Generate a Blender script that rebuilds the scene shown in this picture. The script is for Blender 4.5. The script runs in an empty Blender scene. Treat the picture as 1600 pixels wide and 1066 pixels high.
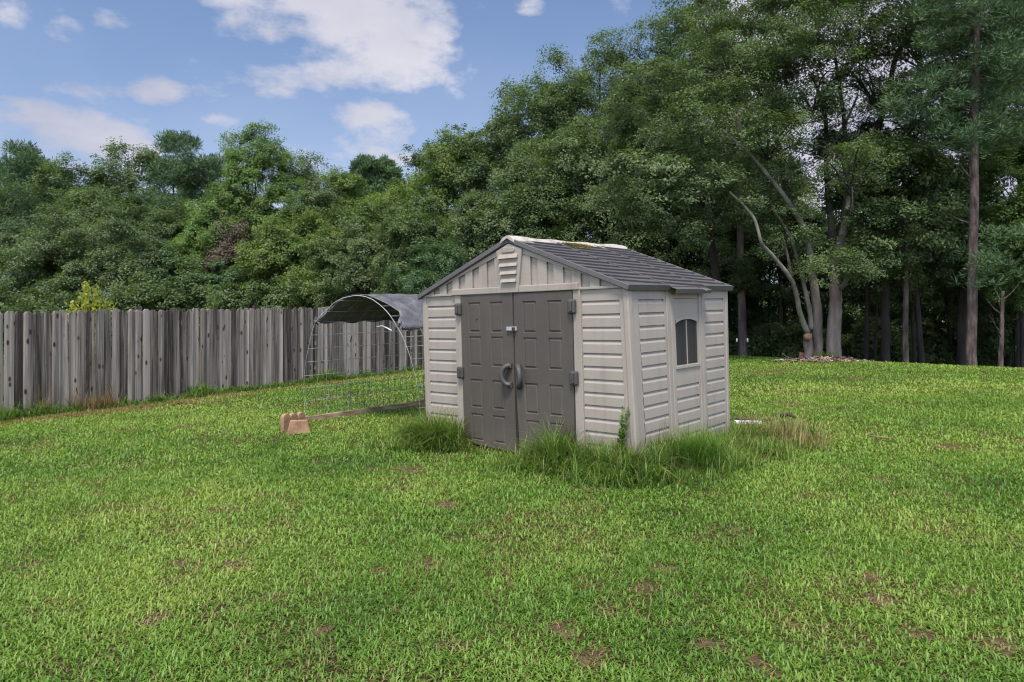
import bpy, math, numpy as np
from mathutils import Matrix, Vector
R = math.radians
S = bpy.context.scene
C = S.collection

# ------------------------------------------------------------------ camera, sky, sun, exposure
F = 1143.0; CX = 800.0; HY = 517.0; CZ = 1.657          # focal length, centre, horizon of the photograph in its pixels
cam = bpy.data.cameras.new('camera'); co = bpy.data.objects.new('camera', cam); C.objects.link(co)
co.location = (0, 0, CZ); co.rotation_euler = (R(90), 0, 0)
cam.sensor_width = 36; cam.lens = 36 * F / 1600; cam.shift_y = -16 / 1600
cam.clip_start = .05; cam.clip_end = 2000
S.camera = co

SUN_EL, SUN_AZ = 62, 190          # azimuth clockwise from +Y (the view direction): high behind the camera
w = bpy.data.worlds.new('World'); S.world = w; w.use_nodes = True
nt = w.node_tree; nt.nodes.clear()
def N(tree, t, **k):
    n = tree.nodes.new(t)
    for a, v in k.items():
        if a.startswith('i_'):
            a = a[2:]; a = int(a) if a.isdigit() else a.replace('_', ' ')
            n.inputs[a].default_value = v
        else: setattr(n, a, v)
    return n
def mathn(tree, op, a, b=None, c=None, clamp=False):
    n = tree.nodes.new('ShaderNodeMath'); n.operation = op; n.use_clamp = clamp
    for i, v in enumerate((a, b, c)):
        if v is None: continue
        if isinstance(v, (int, float)): n.inputs[i].default_value = v
        else: tree.links.new(v, n.inputs[i])
    return n.outputs[0]
sky = N(nt, 'ShaderNodeTexSky', sky_type='NISHITA', sun_disc=False)
sky.sun_elevation = R(SUN_EL); sky.sun_rotation = R(SUN_AZ); sky.air_density = 1.0; sky.dust_density = .6; sky.ozone_density = 1.6
tc = N(nt, 'ShaderNodeTexCoord'); sx = N(nt, 'ShaderNodeSeparateXYZ'); nt.links.new(tc.outputs['Generated'], sx.inputs[0])
az = mathn(nt, 'ARCTAN2', sx.outputs[0], sx.outputs[1]); el = mathn(nt, 'ARCSINE', sx.outputs[2])
mp = N(nt, 'ShaderNodeMapping'); mp.inputs['Scale'].default_value = (1, 1, 1.9); nt.links.new(tc.outputs['Generated'], mp.inputs[0])
n1 = N(nt, 'ShaderNodeTexNoise', i_Scale=10.0, i_Detail=10.0, i_Roughness=.6); nt.links.new(mp.outputs[0], n1.inputs['Vector'])
n2 = N(nt, 'ShaderNodeTexNoise', i_Scale=2.6, i_Detail=6.0, i_Roughness=.55); nt.links.new(mp.outputs[0], n2.inputs['Vector'])
CLOUDS = [(560,20,150,60,1.0),(640,30,75,48,.9),(590,85,80,50,1.0),(540,120,60,30,.7),(500,30,80,45,.9),(430,45,85,22,.7),(420,118,60,18,.6),(440,145,40,14,.45),(668,35,50,40,.6),
          (240,142,42,22,.95),(130,135,70,22,.65),(100,52,32,18,.5),(20,20,35,20,.5),(175,35,30,14,.35),(70,192,130,30,1.0),(20,225,120,30,.85),(165,222,100,28,.9),(230,187,34,10,.5),
          (575,180,52,26,.9),(590,215,70,32,.75),(620,250,60,30,.6),(290,225,60,20,.55),(345,190,30,12,.35),(470,235,70,18,.5),(520,250,60,20,.5),(825,12,22,12,.5),(755,10,18,10,.35),
          (1230,30,150,90,1.1),(1420,60,190,130,1.5),(1180,230,180,100,1.2),(1420,260,180,100,1.5),(60,255,130,26,.6),(330,0,60,10,.5)]
acc = None
for (px, py, rx, ry, s) in CLOUDS:
    a0 = math.atan2(px - CX, F); e0 = math.atan2(HY - py, math.hypot(F, px - CX))
    ra = rx / F * math.cos(a0) ** 2 * 1.5; re = ry / F * math.cos(a0) * 1.5
    da = mathn(nt, 'MULTIPLY', mathn(nt, 'SUBTRACT', az, a0), 1 / ra); de = mathn(nt, 'MULTIPLY', mathn(nt, 'SUBTRACT', el, e0), 1 / re)
    d2 = mathn(nt, 'MULTIPLY_ADD', da, da, mathn(nt, 'MULTIPLY', de, de))
    b = mathn(nt, 'MULTIPLY', mathn(nt, 'SUBTRACT', 1.0, d2, clamp=True), s)
    acc = b if acc is None else mathn(nt, 'MAXIMUM', acc, b)
# elsewhere in the sky: scattered clouds
side = N(nt, 'ShaderNodeMapRange', interpolation_type='SMOOTHSTEP'); nt.links.new(mathn(nt, 'ABSOLUTE', az), side.inputs[0])
side.inputs['From Min'].default_value = .62; side.inputs['From Max'].default_value = 1.15
else_ = mathn(nt, 'MULTIPLY', side.outputs[0], mathn(nt, 'MULTIPLY', mathn(nt, 'SUBTRACT', n2.outputs[0], .42, clamp=True), 4.0))
acc = mathn(nt, 'MAXIMUM', acc, else_)
dens = mathn(nt, 'ADD', acc, mathn(nt, 'MULTIPLY', mathn(nt, 'SUBTRACT', n1.outputs[0], .5), 3.0))
mr = N(nt, 'ShaderNodeMapRange', interpolation_type='SMOOTHSTEP'); nt.links.new(dens, mr.inputs[0])
mr.inputs['From Min'].default_value = .10; mr.inputs['From Max'].default_value = 1.0
maskv = mathn(nt, 'MULTIPLY', mr.outputs[0], .92)
# thin veil near the horizon
veil = N(nt, 'ShaderNodeMapRange', interpolation_type='SMOOTHSTEP'); nt.links.new(el, veil.inputs[0])
veil.inputs['From Min'].default_value = .42; veil.inputs['From Max'].default_value = .05; veil.inputs['To Min'].default_value = .06; veil.inputs['To Max'].default_value = .6
mask = mathn(nt, 'MAXIMUM', maskv, mathn(nt, 'MULTIPLY', veil.outputs[0], mathn(nt, 'MULTIPLY_ADD', n2.outputs[0], .9, .35)), clamp=True)
cr = N(nt, 'ShaderNodeValToRGB'); nt.links.new(n2.outputs[0], cr.inputs[0])
cr.color_ramp.elements[0].position = .3; cr.color_ramp.elements[0].color = (.19, .20, .255, 1)
cr.color_ramp.elements[1].position = .62; cr.color_ramp.elements[1].color = (.345, .335, .36, 1)
skym = N(nt, 'ShaderNodeMix', data_type='RGBA', blend_type='MULTIPLY'); skym.inputs[0].default_value = 1
nt.links.new(sky.outputs[0], skym.inputs[6]); skym.inputs[7].default_value = (.055, .058, .064, 1)
mx = N(nt, 'ShaderNodeMix', data_type='RGBA'); nt.links.new(mask, mx.inputs[0]); nt.links.new(skym.outputs[2], mx.inputs[6]); nt.links.new(cr.outputs[0], mx.inputs[7])
bg = N(nt, 'ShaderNodeBackground'); bg.inputs[1].default_value = 1.0; 
# unseen sky behind the camera is brightened, added to lift the scene's light
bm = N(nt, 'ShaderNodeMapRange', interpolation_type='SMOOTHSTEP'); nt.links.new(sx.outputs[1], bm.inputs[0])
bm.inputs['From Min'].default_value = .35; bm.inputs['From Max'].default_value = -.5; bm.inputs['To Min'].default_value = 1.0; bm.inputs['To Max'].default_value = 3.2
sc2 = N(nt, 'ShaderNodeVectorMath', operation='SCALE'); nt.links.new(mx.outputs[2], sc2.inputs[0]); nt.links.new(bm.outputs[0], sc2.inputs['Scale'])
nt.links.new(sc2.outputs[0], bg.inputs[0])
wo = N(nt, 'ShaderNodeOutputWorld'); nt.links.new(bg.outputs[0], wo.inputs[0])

sl = bpy.data.lights.new('sun', 'SUN'); so = bpy.data.objects.new('sun', sl); C.objects.link(so)
sl.energy = 3.0; sl.angle = R(14); sl.color = (1, .95, .87)
a, e = R(SUN_AZ), R(SUN_EL)
sd = Vector((math.sin(a) * math.cos(e), math.cos(a) * math.cos(e), math.sin(e)))
so.rotation_euler = sd.to_track_quat('Z', 'Y').to_euler(); so.location = (0, -5, 20)

S.view_settings.view_transform = 'Standard'; S.view_settings.look = 'None'; S.view_settings.gamma = 1
S.view_settings.exposure = 1.25
S.cycles.max_bounces = 7; S.cycles.diffuse_bounces = 3; S.cycles.glossy_bounces = 2; S.cycles.transmission_bounces = 3; S.cycles.transparent_max_bounces = 6
S.cycles.use_denoising = True; S.cycles.filter_width = 1.15

# ------------------------------------------------------------------ helpers
rng = np.random.default_rng(7)
def gz(x, y):
    """height of the ground: a slope that rises away to a crest, then falls to the wood"""
    u = .62 * np.asarray(x, float) + .78 * np.asarray(y, float)
    v = .8 * np.asarray(x, float) + .6 * np.asarray(y, float)
    return np.maximum(.0365 * u - .10 * np.clip(v - 19.9, 0, 60), -2.2)
def at(px, py, D): return np.array([(px - CX) / F * D, D, CZ + (HY - py) / F * D])
def foot(px, D):
    x = (px - CX) / F * D; return np.array([x, D, float(gz(x, D))])
def hit(px, py):
    D = 5.0
    for _ in range(40):
        x = (px - CX) / F * D; D = (CZ - float(gz(x, D))) * F / (py - HY)
        D = min(D, 60)
    return foot(px, D)

def tag(o, label=None, cat=None, group=None, kind=None):
    if label: o['label'] = label
    if cat: o['category'] = cat
    if group: o['group'] = group
    if kind: o['kind'] = kind
    return o
MW = {}
def thing(name, label, cat, loc=(0, 0, 0), mat=None, group=None):
    o = bpy.data.objects.new(name, None); C.objects.link(o); o.empty_display_size = .2
    M = mat if mat is not None else Matrix.Translation(Vector([float(v) for v in loc]))
    o.matrix_world = M; MW[o.name] = M
    return tag(o, label, cat, group)
class MB:
    """collects shapes; build() links them as one mesh object"""
    def __init__(s): s.v = []; s.f = []; s.c = []
    def add(s, vs, fs, var=None):
        b = len(s.v); s.v += [tuple(float(q) for q in p) for p in vs]; s.f += [tuple(b + i for i in f) for f in fs]
        s.c += [.5 if var is None else var] * len(fs); return s
    def box(s, x0, x1, y0, y1, z0, z1, var=None, T=None):
        vs = [(x, y, z) for z in (z0, z1) for y in (y0, y1) for x in (x0, x1)]
        if T is not None: vs = [T(*p) for p in vs]
        return s.add(vs, [(0,2,3,1), (4,5,7,6), (0,1,5,4), (2,6,7,3), (0,4,6,2), (1,3,7,5)], var)
    def tube(s, P, r, n=8, var=None, cap=True):
        P = [np.array(p, float) for p in P]; m = len(P)
        r = [r] * m if np.isscalar(r) else r
        vs = []; prev = None
        for i in range(m):
            t = P[min(i + 1, m - 1)] - P[max(i - 1, 0)]; t = t / (np.linalg.norm(t) + 1e-9)
            if prev is None:
                a = np.array([0, 0, 1.]) if abs(t[2]) < .8 else np.array([1., 0, 0])
            else: a = prev
            u = a - t * (a @ t); u /= np.linalg.norm(u) + 1e-9; prev = u; v = np.cross(t, u)
            for k in range(n):
                g = 2 * math.pi * k / n; vs.append(P[i] + (u * math.cos(g) + v * math.sin(g)) * r[i])
        fs = [(i*n+k, i*n+(k+1) % n, (i+1)*n+(k+1) % n, (i+1)*n+k) for i in range(m-1) for k in range(n)]
        if cap: fs += [tuple(range(n))[::-1], tuple((m-1)*n+k for k in range(n))]
        return s.add(vs, fs, var)
    def build(s, name, mat, parent=None, local=False, bevel=0, smooth=False):
        me = bpy.data.meshes.new(name)
        v = np.array(s.v, float)
        if parent is not None and not local:
            Mi = np.array(MW[parent.name].inverted()); v = v @ Mi[:3, :3].T + Mi[:3, 3]
        me.from_pydata(v.tolist(), [], s.f); me.update()
        at_ = me.attributes.new('var', 'FLOAT', 'FACE'); at_.data.foreach_set('value', np.array(s.c, np.float32))
        me.materials.append(mat)
        if smooth: me.polygons.foreach_set('use_smooth', [True] * len(me.polygons))
        o = bpy.data.objects.new(name, me); C.objects.link(o)
        if parent is not None: o.parent = parent; MW[o.name] = MW[parent.name]
        else: MW[o.name] = Matrix.Identity(4)
        if bevel:
            b = o.modifiers.new('bevel', 'BEVEL'); b.width = bevel; b.segments = 2; b.limit_method = 'ANGLE'; b.angle_limit = R(40)
        return o
def raw_mesh(name, V, nv, nf, var, mat, parent=None):
    """fast mesh: V (k*nv,3); nf = faces of one element as a list of vertex tuples; var one value per element"""
    k = len(V) // nv
    V = np.asarray(V, np.float32)
    if parent is not None:
        Mi = np.array(MW[parent.name].inverted(), np.float32); V = V @ Mi[:3, :3].T + Mi[:3, 3]
    loops = np.concatenate([np.array(f) for f in nf]); L = len(loops)
    li = (np.arange(k)[:, None] * nv + loops[None, :]).ravel().astype(np.int32)
    sizes = np.tile(np.array([len(f) for f in nf]), k); st = np.concatenate([[0], np.cumsum(sizes)[:-1]]).astype(np.int32)
    me = bpy.data.meshes.new(name)
    me.vertices.add(len(V)); me.vertices.foreach_set('co', V.ravel())
    me.loops.add(len(li)); me.loops.foreach_set('vertex_index', li)
    me.polygons.add(len(st)); me.polygons.foreach_set('loop_start', st)
    me.update(calc_edges=True)
    at_ = me.attributes.new('var', 'FLOAT', 'FACE'); at_.data.foreach_set('value', np.repeat(var, len(nf)).astype(np.float32))
    me.materials.append(mat)
    o = bpy.data.objects.new(name, me); C.objects.link(o)
    if parent is not None: o.parent = parent; MW[o.name] = MW[parent.name]
    return o

# value noise for scattering
_h = rng.random((256, 256))
def vn(x, y):
    xi = np.floor(x).astype(int); yi = np.floor(y).astype(int); fx = x - xi; fy = y - yi
    fx = fx*fx*(3-2*fx); fy = fy*fy*(3-2*fy); g = lambda i, j: _h[i & 255, j & 255]
    return (g(xi,yi)*(1-fx)+g(xi+1,yi)*fx)*(1-fy) + (g(xi,yi+1)*(1-fx)+g(xi+1,yi+1)*fx)*fy
def fbm(x, y, o=4):
    s = 0; a = .5; t = 0
    for _ in range(o): s = s + a*vn(x, y); t += a; x = x*2.03+17; y = y*2.03+31; a *= .55
    return s / t

# ------------------------------------------------------------------ materials
def new_mat(name):
    m = bpy.data.materials.new(name); m.use_nodes = True; t = m.node_tree; t.nodes.clear()
    o = N(t, 'ShaderNodeOutputMaterial'); return m, t, o
def ramp(t, src, stops):
    r = N(t, 'ShaderNodeValToRGB'); e = r.color_ramp.elements
    while len(e) < len(stops): e.new(.5)
    for i, (p, c) in enumerate(stops): e[i].position = p; e[i].color = (*c, 1)
    t.links.new(src, r.inputs[0]); return r.outputs[0]
def leaf_mat(name, dark, mid, light, trans=.35, rough=.55, gain=1.0, spec=.18):
    dark, mid, light = [tuple(q*gain for q in c_) for c_ in (dark, mid, light)]
    m, t, o = new_mat(name)
    a = N(t, 'ShaderNodeAttribute', attribute_name='var')
    g = N(t, 'ShaderNodeNewGeometry')
    nz = N(t, 'ShaderNodeTexNoise', i_Scale=.55, i_Detail=3.0); t.links.new(g.outputs['Position'], nz.inputs['Vector'])
    v = mathn(t, 'ADD', mathn(t, 'MULTIPLY', a.outputs['Fac'], .62), mathn(t, 'MULTIPLY', mathn(t, 'SUBTRACT', nz.outputs[0], .32), 1.1))
    c = ramp(t, v, [(.0, dark), (.45, mid), (1.0, light)])
    p = N(t, 'ShaderNodeBsdfPrincipled', i_Roughness=rough); p.inputs['Specular IOR Level'].default_value = spec
    t.links.new(c, p.inputs['Base Color'])
    tr = N(t, 'ShaderNodeBsdfTranslucent')
    tm = N(t, 'ShaderNodeMix', data_type='RGBA', blend_type='MULTIPLY'); tm.inputs[0].default_value = 1; t.links.new(c, tm.inputs[6]); tm.inputs[7].default_value = (1.3, 1.5, .6, 1)
    t.links.new(tm.outputs[2], tr.inputs[0])
    ms = N(t, 'ShaderNodeMixShader'); ms.inputs[0].default_value = trans
    t.links.new(p.outputs[0], ms.inputs[1]); t.links.new(tr.outputs[0], ms.inputs[2]); t.links.new(ms.outputs[0], o.inputs[0])
    return m
def stone_mat(name, stops, scale=4.0, rough=.8, stretch=(1, 1, 1), bump=.2, detail=6.0, spec=.3, usevar=0.0, bscale=None):
    m, t, o = new_mat(name)
    tcn = N(t, 'ShaderNodeTexCoord'); mpn = N(t, 'ShaderNodeMapping'); mpn.inputs['Scale'].default_value = stretch
    t.links.new(tcn.outputs['Object'], mpn.inputs[0])
    nz = N(t, 'ShaderNodeTexNoise', i_Scale=scale, i_Detail=detail, i_Roughness=.6); t.links.new(mpn.outputs[0], nz.inputs['Vector'])
    src = nz.outputs[0]
    if usevar:
        a = N(t, 'ShaderNodeAttribute', attribute_name='var'); src = mathn(t, 'ADD', src, mathn(t, 'MULTIPLY', mathn(t, 'SUBTRACT', a.outputs['Fac'], .5), usevar))
    c = ramp(t, src, stops)
    p = N(t, 'ShaderNodeBsdfPrincipled', i_Roughness=rough); p.inputs['Specular IOR Level'].default_value = spec
    t.links.new(c, p.inputs['Base Color'])
    nb = N(t, 'ShaderNodeTexNoise', i_Scale=bscale or scale*4, i_Detail=4.0); t.links.new(mpn.outputs[0], nb.inputs['Vector'])
    bp = N(t, 'ShaderNodeBump'); bp.inputs['Strength'].default_value = bump; bp.inputs['Distance'].default_value = .01
    t.links.new(nb.outputs[0], bp.inputs['Height']); t.links.new(bp.outputs[0], p.inputs['Normal'])
    t.links.new(p.outputs[0], o.inputs[0]); return m

def plastic(name, base, dirt, rough=.5, low=.35):
    """moulded resin with faint vertical wood grain, scuffs, and mud splash that thins upwards over the lowest hand's breadth"""
    m, t, o = new_mat(name)
    tcn = N(t, 'ShaderNodeTexCoord')
    mp1 = N(t, 'ShaderNodeMapping'); mp1.inputs['Scale'].default_value = (6, 6, 90); t.links.new(tcn.outputs['Object'], mp1.inputs[0])
    gr = N(t, 'ShaderNodeTexNoise', i_Scale=1.0, i_Detail=4.0, i_Roughness=.6); t.links.new(mp1.outputs[0], gr.inputs['Vector'])
    st = N(t, 'ShaderNodeTexNoise', i_Scale=2.2, i_Detail=7.0, i_Roughness=.65); t.links.new(tcn.outputs['Object'], st.inputs['Vector'])
    mp2 = N(t, 'ShaderNodeMapping'); mp2.inputs['Scale'].default_value = (9, 9, .9); t.links.new(tcn.outputs['Object'], mp2.inputs[0])
    run = N(t, 'ShaderNodeTexNoise', i_Scale=1.0, i_Detail=5.0, i_Roughness=.6); t.links.new(mp2.outputs[0], run.inputs['Vector'])
    sz = N(t, 'ShaderNodeSeparateXYZ'); t.links.new(tcn.outputs['Object'], sz.inputs[0])
    lowm = mathn(t, 'SUBTRACT', 1.0, mathn(t, 'MULTIPLY', sz.outputs[2], 1 / low), clamp=True)
    d = mathn(t, 'ADD', mathn(t, 'MULTIPLY', mathn(t, 'SUBTRACT', st.outputs[0], .5, clamp=True), 1.3), mathn(t, 'MULTIPLY', mathn(t, 'SUBTRACT', run.outputs[0], .5, clamp=True), 1.5))
    d = mathn(t, 'ADD', d, mathn(t, 'MULTIPLY', lowm, mathn(t, 'MULTIPLY', st.outputs[0], 1.2)), clamp=True)
    mxx = N(t, 'ShaderNodeMix', data_type='RGBA'); t.links.new(d, mxx.inputs[0]); mxx.inputs[6].default_value = (*base, 1); mxx.inputs[7].default_value = (*dirt, 1)
    p = N(t, 'ShaderNodeBsdfPrincipled'); p.inputs['Specular IOR Level'].default_value = .35
    t.links.new(mathn(t, 'MULTIPLY_ADD', st.outputs[0], .3, rough - .12), p.inputs['Roughness'])
    t.links.new(mxx.outputs[2], p.inputs['Base Color'])
    bp = N(t, 'ShaderNodeBump'); bp.inputs['Strength'].default_value = .25; bp.inputs['Distance'].default_value = .004
    t.links.new(gr.outputs[0], bp.inputs['Height']); t.links.new(bp.outputs[0], p.inputs['Normal'])
    t.links.new(p.outputs[0], o.inputs[0]); return m

M_BEIGE = plastic('beige_resin', (.242, .208, .172), (.142, .118, .09), .5)
M_DOOR = plastic('taupe_resin', (.056, .0465, .038), (.082, .067, .05), .45)
M_HINGE = plastic('dark_resin', (.045, .041, .037), (.06, .055, .05), .45)
M_ROOF = plastic('charcoal_roof_resin', (.075, .068, .068), (.12, .105, .09), .38, low=.01)
M_RIDGE = stone_mat('weathered_cream_resin', [(.3, (.16, .12, .085)), (.48, (.30, .27, .225)), (.8, (.37, .345, .30))], 5.0, .6)
M_METAL = stone_mat('zinc', [(.3, (.20, .20, .20)), (.7, (.34, .34, .33))], 8.0, .4)
M_BLACK = stone_mat('painted_gap_shade_and_dial_black', [(.3, (.012, .012, .012)), (.7, (.02, .02, .02))], 8.0, .8)  # black stands in for shade behind doors and shutters; dials are plainly black

def wood_fence():
    m, t, o = new_mat('weathered_fence_wood')
    g = N(t, 'ShaderNodeNewGeometry'); a = N(t, 'ShaderNodeAttribute', attribute_name='var')
    # board space: shift the texture by the board's own number
    cmb = N(t, 'ShaderNodeCombineXYZ'); t.links.new(mathn(t, 'MULTIPLY', a.outputs['Fac'], 91.0), cmb.inputs[0]); t.links.new(mathn(t, 'MULTIPLY', a.outputs['Fac'], 57.0), cmb.inputs[2])
    ad = N(t, 'ShaderNodeVectorMath', operation='ADD'); t.links.new(g.outputs['Position'], ad.inputs[0]); t.links.new(cmb.outputs[0], ad.inputs[1])
    m1 = N(t, 'ShaderNodeMapping'); m1.inputs['Scale'].default_value = (36, 36, .8); t.links.new(ad.outputs[0], m1.inputs[0])
    n1 = N(t, 'ShaderNodeTexNoise', i_Scale=1.0, i_Detail=5.0, i_Roughness=.65, i_Distortion=.6); t.links.new(m1.outputs[0], n1.inputs['Vector'])
    m3 = N(t, 'ShaderNodeMapping'); m3.inputs['Scale'].default_value = (7, 7, .45); t.links.new(ad.outputs[0], m3.inputs[0])
    n3 = N(t, 'ShaderNodeTexNoise', i_Scale=1.0, i_Detail=3.0); t.links.new(m3.outputs[0], n3.inputs['Vector'])
    m2 = N(t, 'ShaderNodeMapping'); m2.inputs['Scale'].default_value = (8, 8, 3.6); t.links.new(ad.outputs[0], m2.inputs[0])
    vo = N(t, 'ShaderNodeTexVoronoi', i_Scale=1.0); t.links.new(m2.outputs[0], vo.inputs['Vector'])
    knot = N(t, 'ShaderNodeMapRange', interpolation_type='SMOOTHSTEP'); t.links.new(vo.outputs['Distance'], knot.inputs[0])
    knot.inputs['From Min'].default_value = .12; knot.inputs['From Max'].default_value = .24; knot.inputs['To Min'].default_value = 1; knot.inputs['To Max'].default_value = 0
    sc = N(t, 'ShaderNodeSeparateColor'); t.links.new(vo.outputs['Color'], sc.inputs[0])
    sel = mathn(t, 'GREATER_THAN', sc.outputs[0], .45)
    kn = mathn(t, 'MULTIPLY', knot.outputs[0], sel)
    v = mathn(t, 'ADD', mathn(t, 'MULTIPLY_ADD', n1.outputs[0], 1.15, -.18), mathn(t, 'MULTIPLY', n3.outputs[0], .7))
    v = mathn(t, 'ADD', v, mathn(t, 'MULTIPLY', mathn(t, 'SUBTRACT', mathn(t, 'FRACT', mathn(t, 'MULTIPLY', a.outputs['Fac'], 7.3)), .5), .50))
    c = ramp(t, v, [(.46, (.022, .018, .014)), (.62, (.066, .055, .044)), (.76, (.118, .102, .084)), (1.0, (.21, .185, .15))])
    mxx = N(t, 'ShaderNodeMix', data_type='RGBA'); t.links.new(kn, mxx.inputs[0]); t.links.new(c, mxx.inputs[6]); mxx.inputs[7].default_value = (.03, .018, .012, 1)
    p = N(t, 'ShaderNodeBsdfPrincipled', i_Roughness=.85); p.inputs['Specular IOR Level'].default_value = .2
    t.links.new(mxx.outputs[2], p.inputs['Base Color'])
    bp = N(t, 'ShaderNodeBump'); bp.inputs['Strength'].default_value = .5; bp.inputs['Distance'].default_value = .006; t.links.new(n1.outputs[0], bp.inputs['Height']); t.links.new(bp.outputs[0], p.inputs['Normal'])
    t.links.new(p.outputs[0], o.inputs[0]); return m
M_FENCE = wood_fence()
M_BOARD = stone_mat('old_lumber', [(.3, (.10, .065, .04)), (.55, (.25, .175, .11)), (.8, (.42, .33, .23))], 3.0, .85, (1, 1, 6), .3)
M_TERRA = stone_mat('sandstone_concrete', [(.3, (.15, .083, .045)), (.6, (.26, .155, .088)), (.85, (.36, .235, .145))], 9.0, .9, bump=.6)
M_WIRE = stone_mat('galvanised_wire', [(.3, (.11, .11, .10)), (.7, (.26, .26, .25))], 10.0, .45, spec=.5)
M_MESH = stone_mat('dark_welded_wire', [(.3, (.03, .035, .03)), (.7, (.08, .085, .075))], 10.0, .6)
M_CLOTH = stone_mat('black_shade_cloth', [(.3, (.035, .034, .036)), (.5, (.065, .062, .066)), (.75, (.12, .115, .12))], 7.0, .6, (1, 1, 1), 1.0, 8.0, .5, bscale=60)
M_WHITE = stone_mat('white_plastic', [(.3, (.6, .6, .58)), (.7, (.8, .8, .78))], 10.0, .5)
M_BARK_GREY = stone_mat('pale_grey_bark', [(.3, (.04, .037, .027)), (.5, (.11, .105, .08)), (.75, (.19, .185, .15))], 3.0, .9, (1, 1, .45), .8)
M_BARK_PALE = stone_mat('pale_trunk_bark', [(.3, (.04, .031, .025)), (.5, (.10, .08, .067)), (.75, (.18, .15, .13))], 3.0, .9, (1.3, 1.3, .3), .8)
M_BARK_DARK_SHADE = stone_mat('dark_and_painted_shade_bark', [(.3, (.012, .010, .008)), (.6, (.028, .024, .020)), (.8, (.05, .043, .036))], 5.0, .95, (1, 1, .3), 1.0)  # darkened to paint in deep canopy shade on trunks; also plain dark wood
M_BARK_PINE = stone_mat('pine_bark', [(.35, (.018, .012, .010)), (.5, (.055, .040, .034)), (.7, (.115, .088, .078))], 9.0, .95, (1, 1, .3), 1.0)
M_CUT = stone_mat('fresh_cut_wood', [(.3, (.09, .045, .028)), (.7, (.22, .12, .075))], 9.0, .9)
M_CHIP = stone_mat('wood_debris', [(.3, (.06, .035, .025)), (.55, (.18, .11, .075)), (.8, (.36, .28, .22))], 3.0, .95, bump=.5, usevar=.6)

L_OAK = leaf_mat('oak_leaves', (.024, .038, .016), (.050, .074, .028), (.092, .122, .046), gain=1.38)
L_OAKG = leaf_mat('grey_green_oak_leaves', (.036, .052, .024), (.062, .086, .038), (.098, .126, .056), gain=1.38)
L_DARK = leaf_mat('dark_leaves', (.018, .031, .015), (.036, .058, .026), (.064, .092, .038), gain=1.38)
L_PINE = leaf_mat('pine_needles', (.018, .036, .018), (.038, .066, .028), (.07, .106, .042), .2, gain=1.35)
L_MAPLE = leaf_mat('bright_maple_leaves', (.034, .060, .018), (.068, .108, .030), (.125, .168, .048), gain=1.38)
L_YEL = leaf_mat('yellow_green_leaves', (.034, .056, .017), (.066, .098, .027), (.125, .15, .042), gain=1.38)
L_COOL = leaf_mat('cool_green_leaves', (.022, .042, .020), (.044, .076, .033), (.080, .115, .050), gain=1.38)
L_BUSH = leaf_mat('yellow_shrub_leaves', (.13, .15, .02), (.26, .27, .035), (.42, .40, .06), .45)
L_BROWN = leaf_mat('brown_twigs', (.05, .04, .03), (.085, .06, .045), (.12, .09, .07), .1)
L_WEED = leaf_mat('weed_leaves', (.03, .06, .014), (.07, .125, .022), (.16, .20, .05), .35)
L_TALL = leaf_mat('tall_grass_blades', (.03, .065, .012), (.088, .16, .024), (.27, .28, .09), .35)
L_LAWN = leaf_mat('lawn_blades', (.030, .066, .013), (.098, .186, .024), (.245, .305, .062), .35, .5, spec=.26)
L_DRY = leaf_mat('dry_straw', (.075, .047, .02), (.17, .115, .05), (.31, .25, .12), .3)

def ground_mat():
    m, t, o = new_mat('soil_and_thatch')
    g = N(t, 'ShaderNodeNewGeometry')
    a = N(t, 'ShaderNodeTexNoise', i_Scale=1.3, i_Detail=8.0, i_Roughness=.65); t.links.new(g.outputs['Position'], a.inputs['Vector'])
    b = N(t, 'ShaderNodeTexNoise', i_Scale=45.0, i_Detail=5.0, i_Roughness=.7); t.links.new(g.outputs['Position'], b.inputs['Vector'])
    v = mathn(t, 'ADD', mathn(t, 'MULTIPLY', a.outputs[0], .45), mathn(t, 'MULTIPLY', b.outputs[0], .6))
    c = ramp(t, v, [(.34, (.014, .011, .006)), (.48, (.036, .026, .012)), (.6, (.06, .048, .018)), (.75, (.10, .062, .03))])
    p = N(t, 'ShaderNodeBsdfPrincipled', i_Roughness=.95); p.inputs['Specular IOR Level'].default_value = .1; t.links.new(c, p.inputs['Base Color'])
    bp = N(t, 'ShaderNodeBump'); bp.inputs['Strength'].default_value = .8; bp.inputs['Distance'].default_value = .03; t.links.new(b.outputs[0], bp.inputs['Height']); t.links.new(bp.outputs[0], p.inputs['Normal'])
    t.links.new(p.outputs[0], o.inputs[0]); return m
M_GROUND = ground_mat()
M_RED = stone_mat('red_clay', [(.3, (.025, .014, .007)), (.55, (.07, .038, .019)), (.8, (.14, .082, .045))], 14.0, .95, bump=.8)

# ------------------------------------------------------------------ ground
def ground():
    xs = np.concatenate([np.linspace(-400, -45, 8)[:-1], np.linspace(-45, 45, 121), np.linspace(45, 400, 8)[1:]])
    ys = np.concatenate([np.linspace(-60, -6, 8)[:-1], np.linspace(-6, 60, 111), np.linspace(60, 700, 10)[1:]])
    X, Y = np.meshgrid(xs, ys); Z = gz(X, Y)
    far = np.clip((np.hypot(X, Y) - 60) / 60, 0, 1)
    Z = Z * (1 - far) + (-2.2) * far
    nx, ny = len(xs), len(ys); V = np.stack([X.ravel(), Y.ravel(), Z.ravel()], 1)
    f = [(j*nx+i, j*nx+i+1, (j+1)*nx+i+1, (j+1)*nx+i) for j in range(ny-1) for i in range(nx-1)]
    b = MB(); b.v = V.tolist(); b.f = f; b.c = [.5]*len(f)
    o = b.build('ground', M_GROUND, smooth=True); tag(o, 'brown soil and thatch under the rough green lawn', None, kind='structure')
ground()

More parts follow.
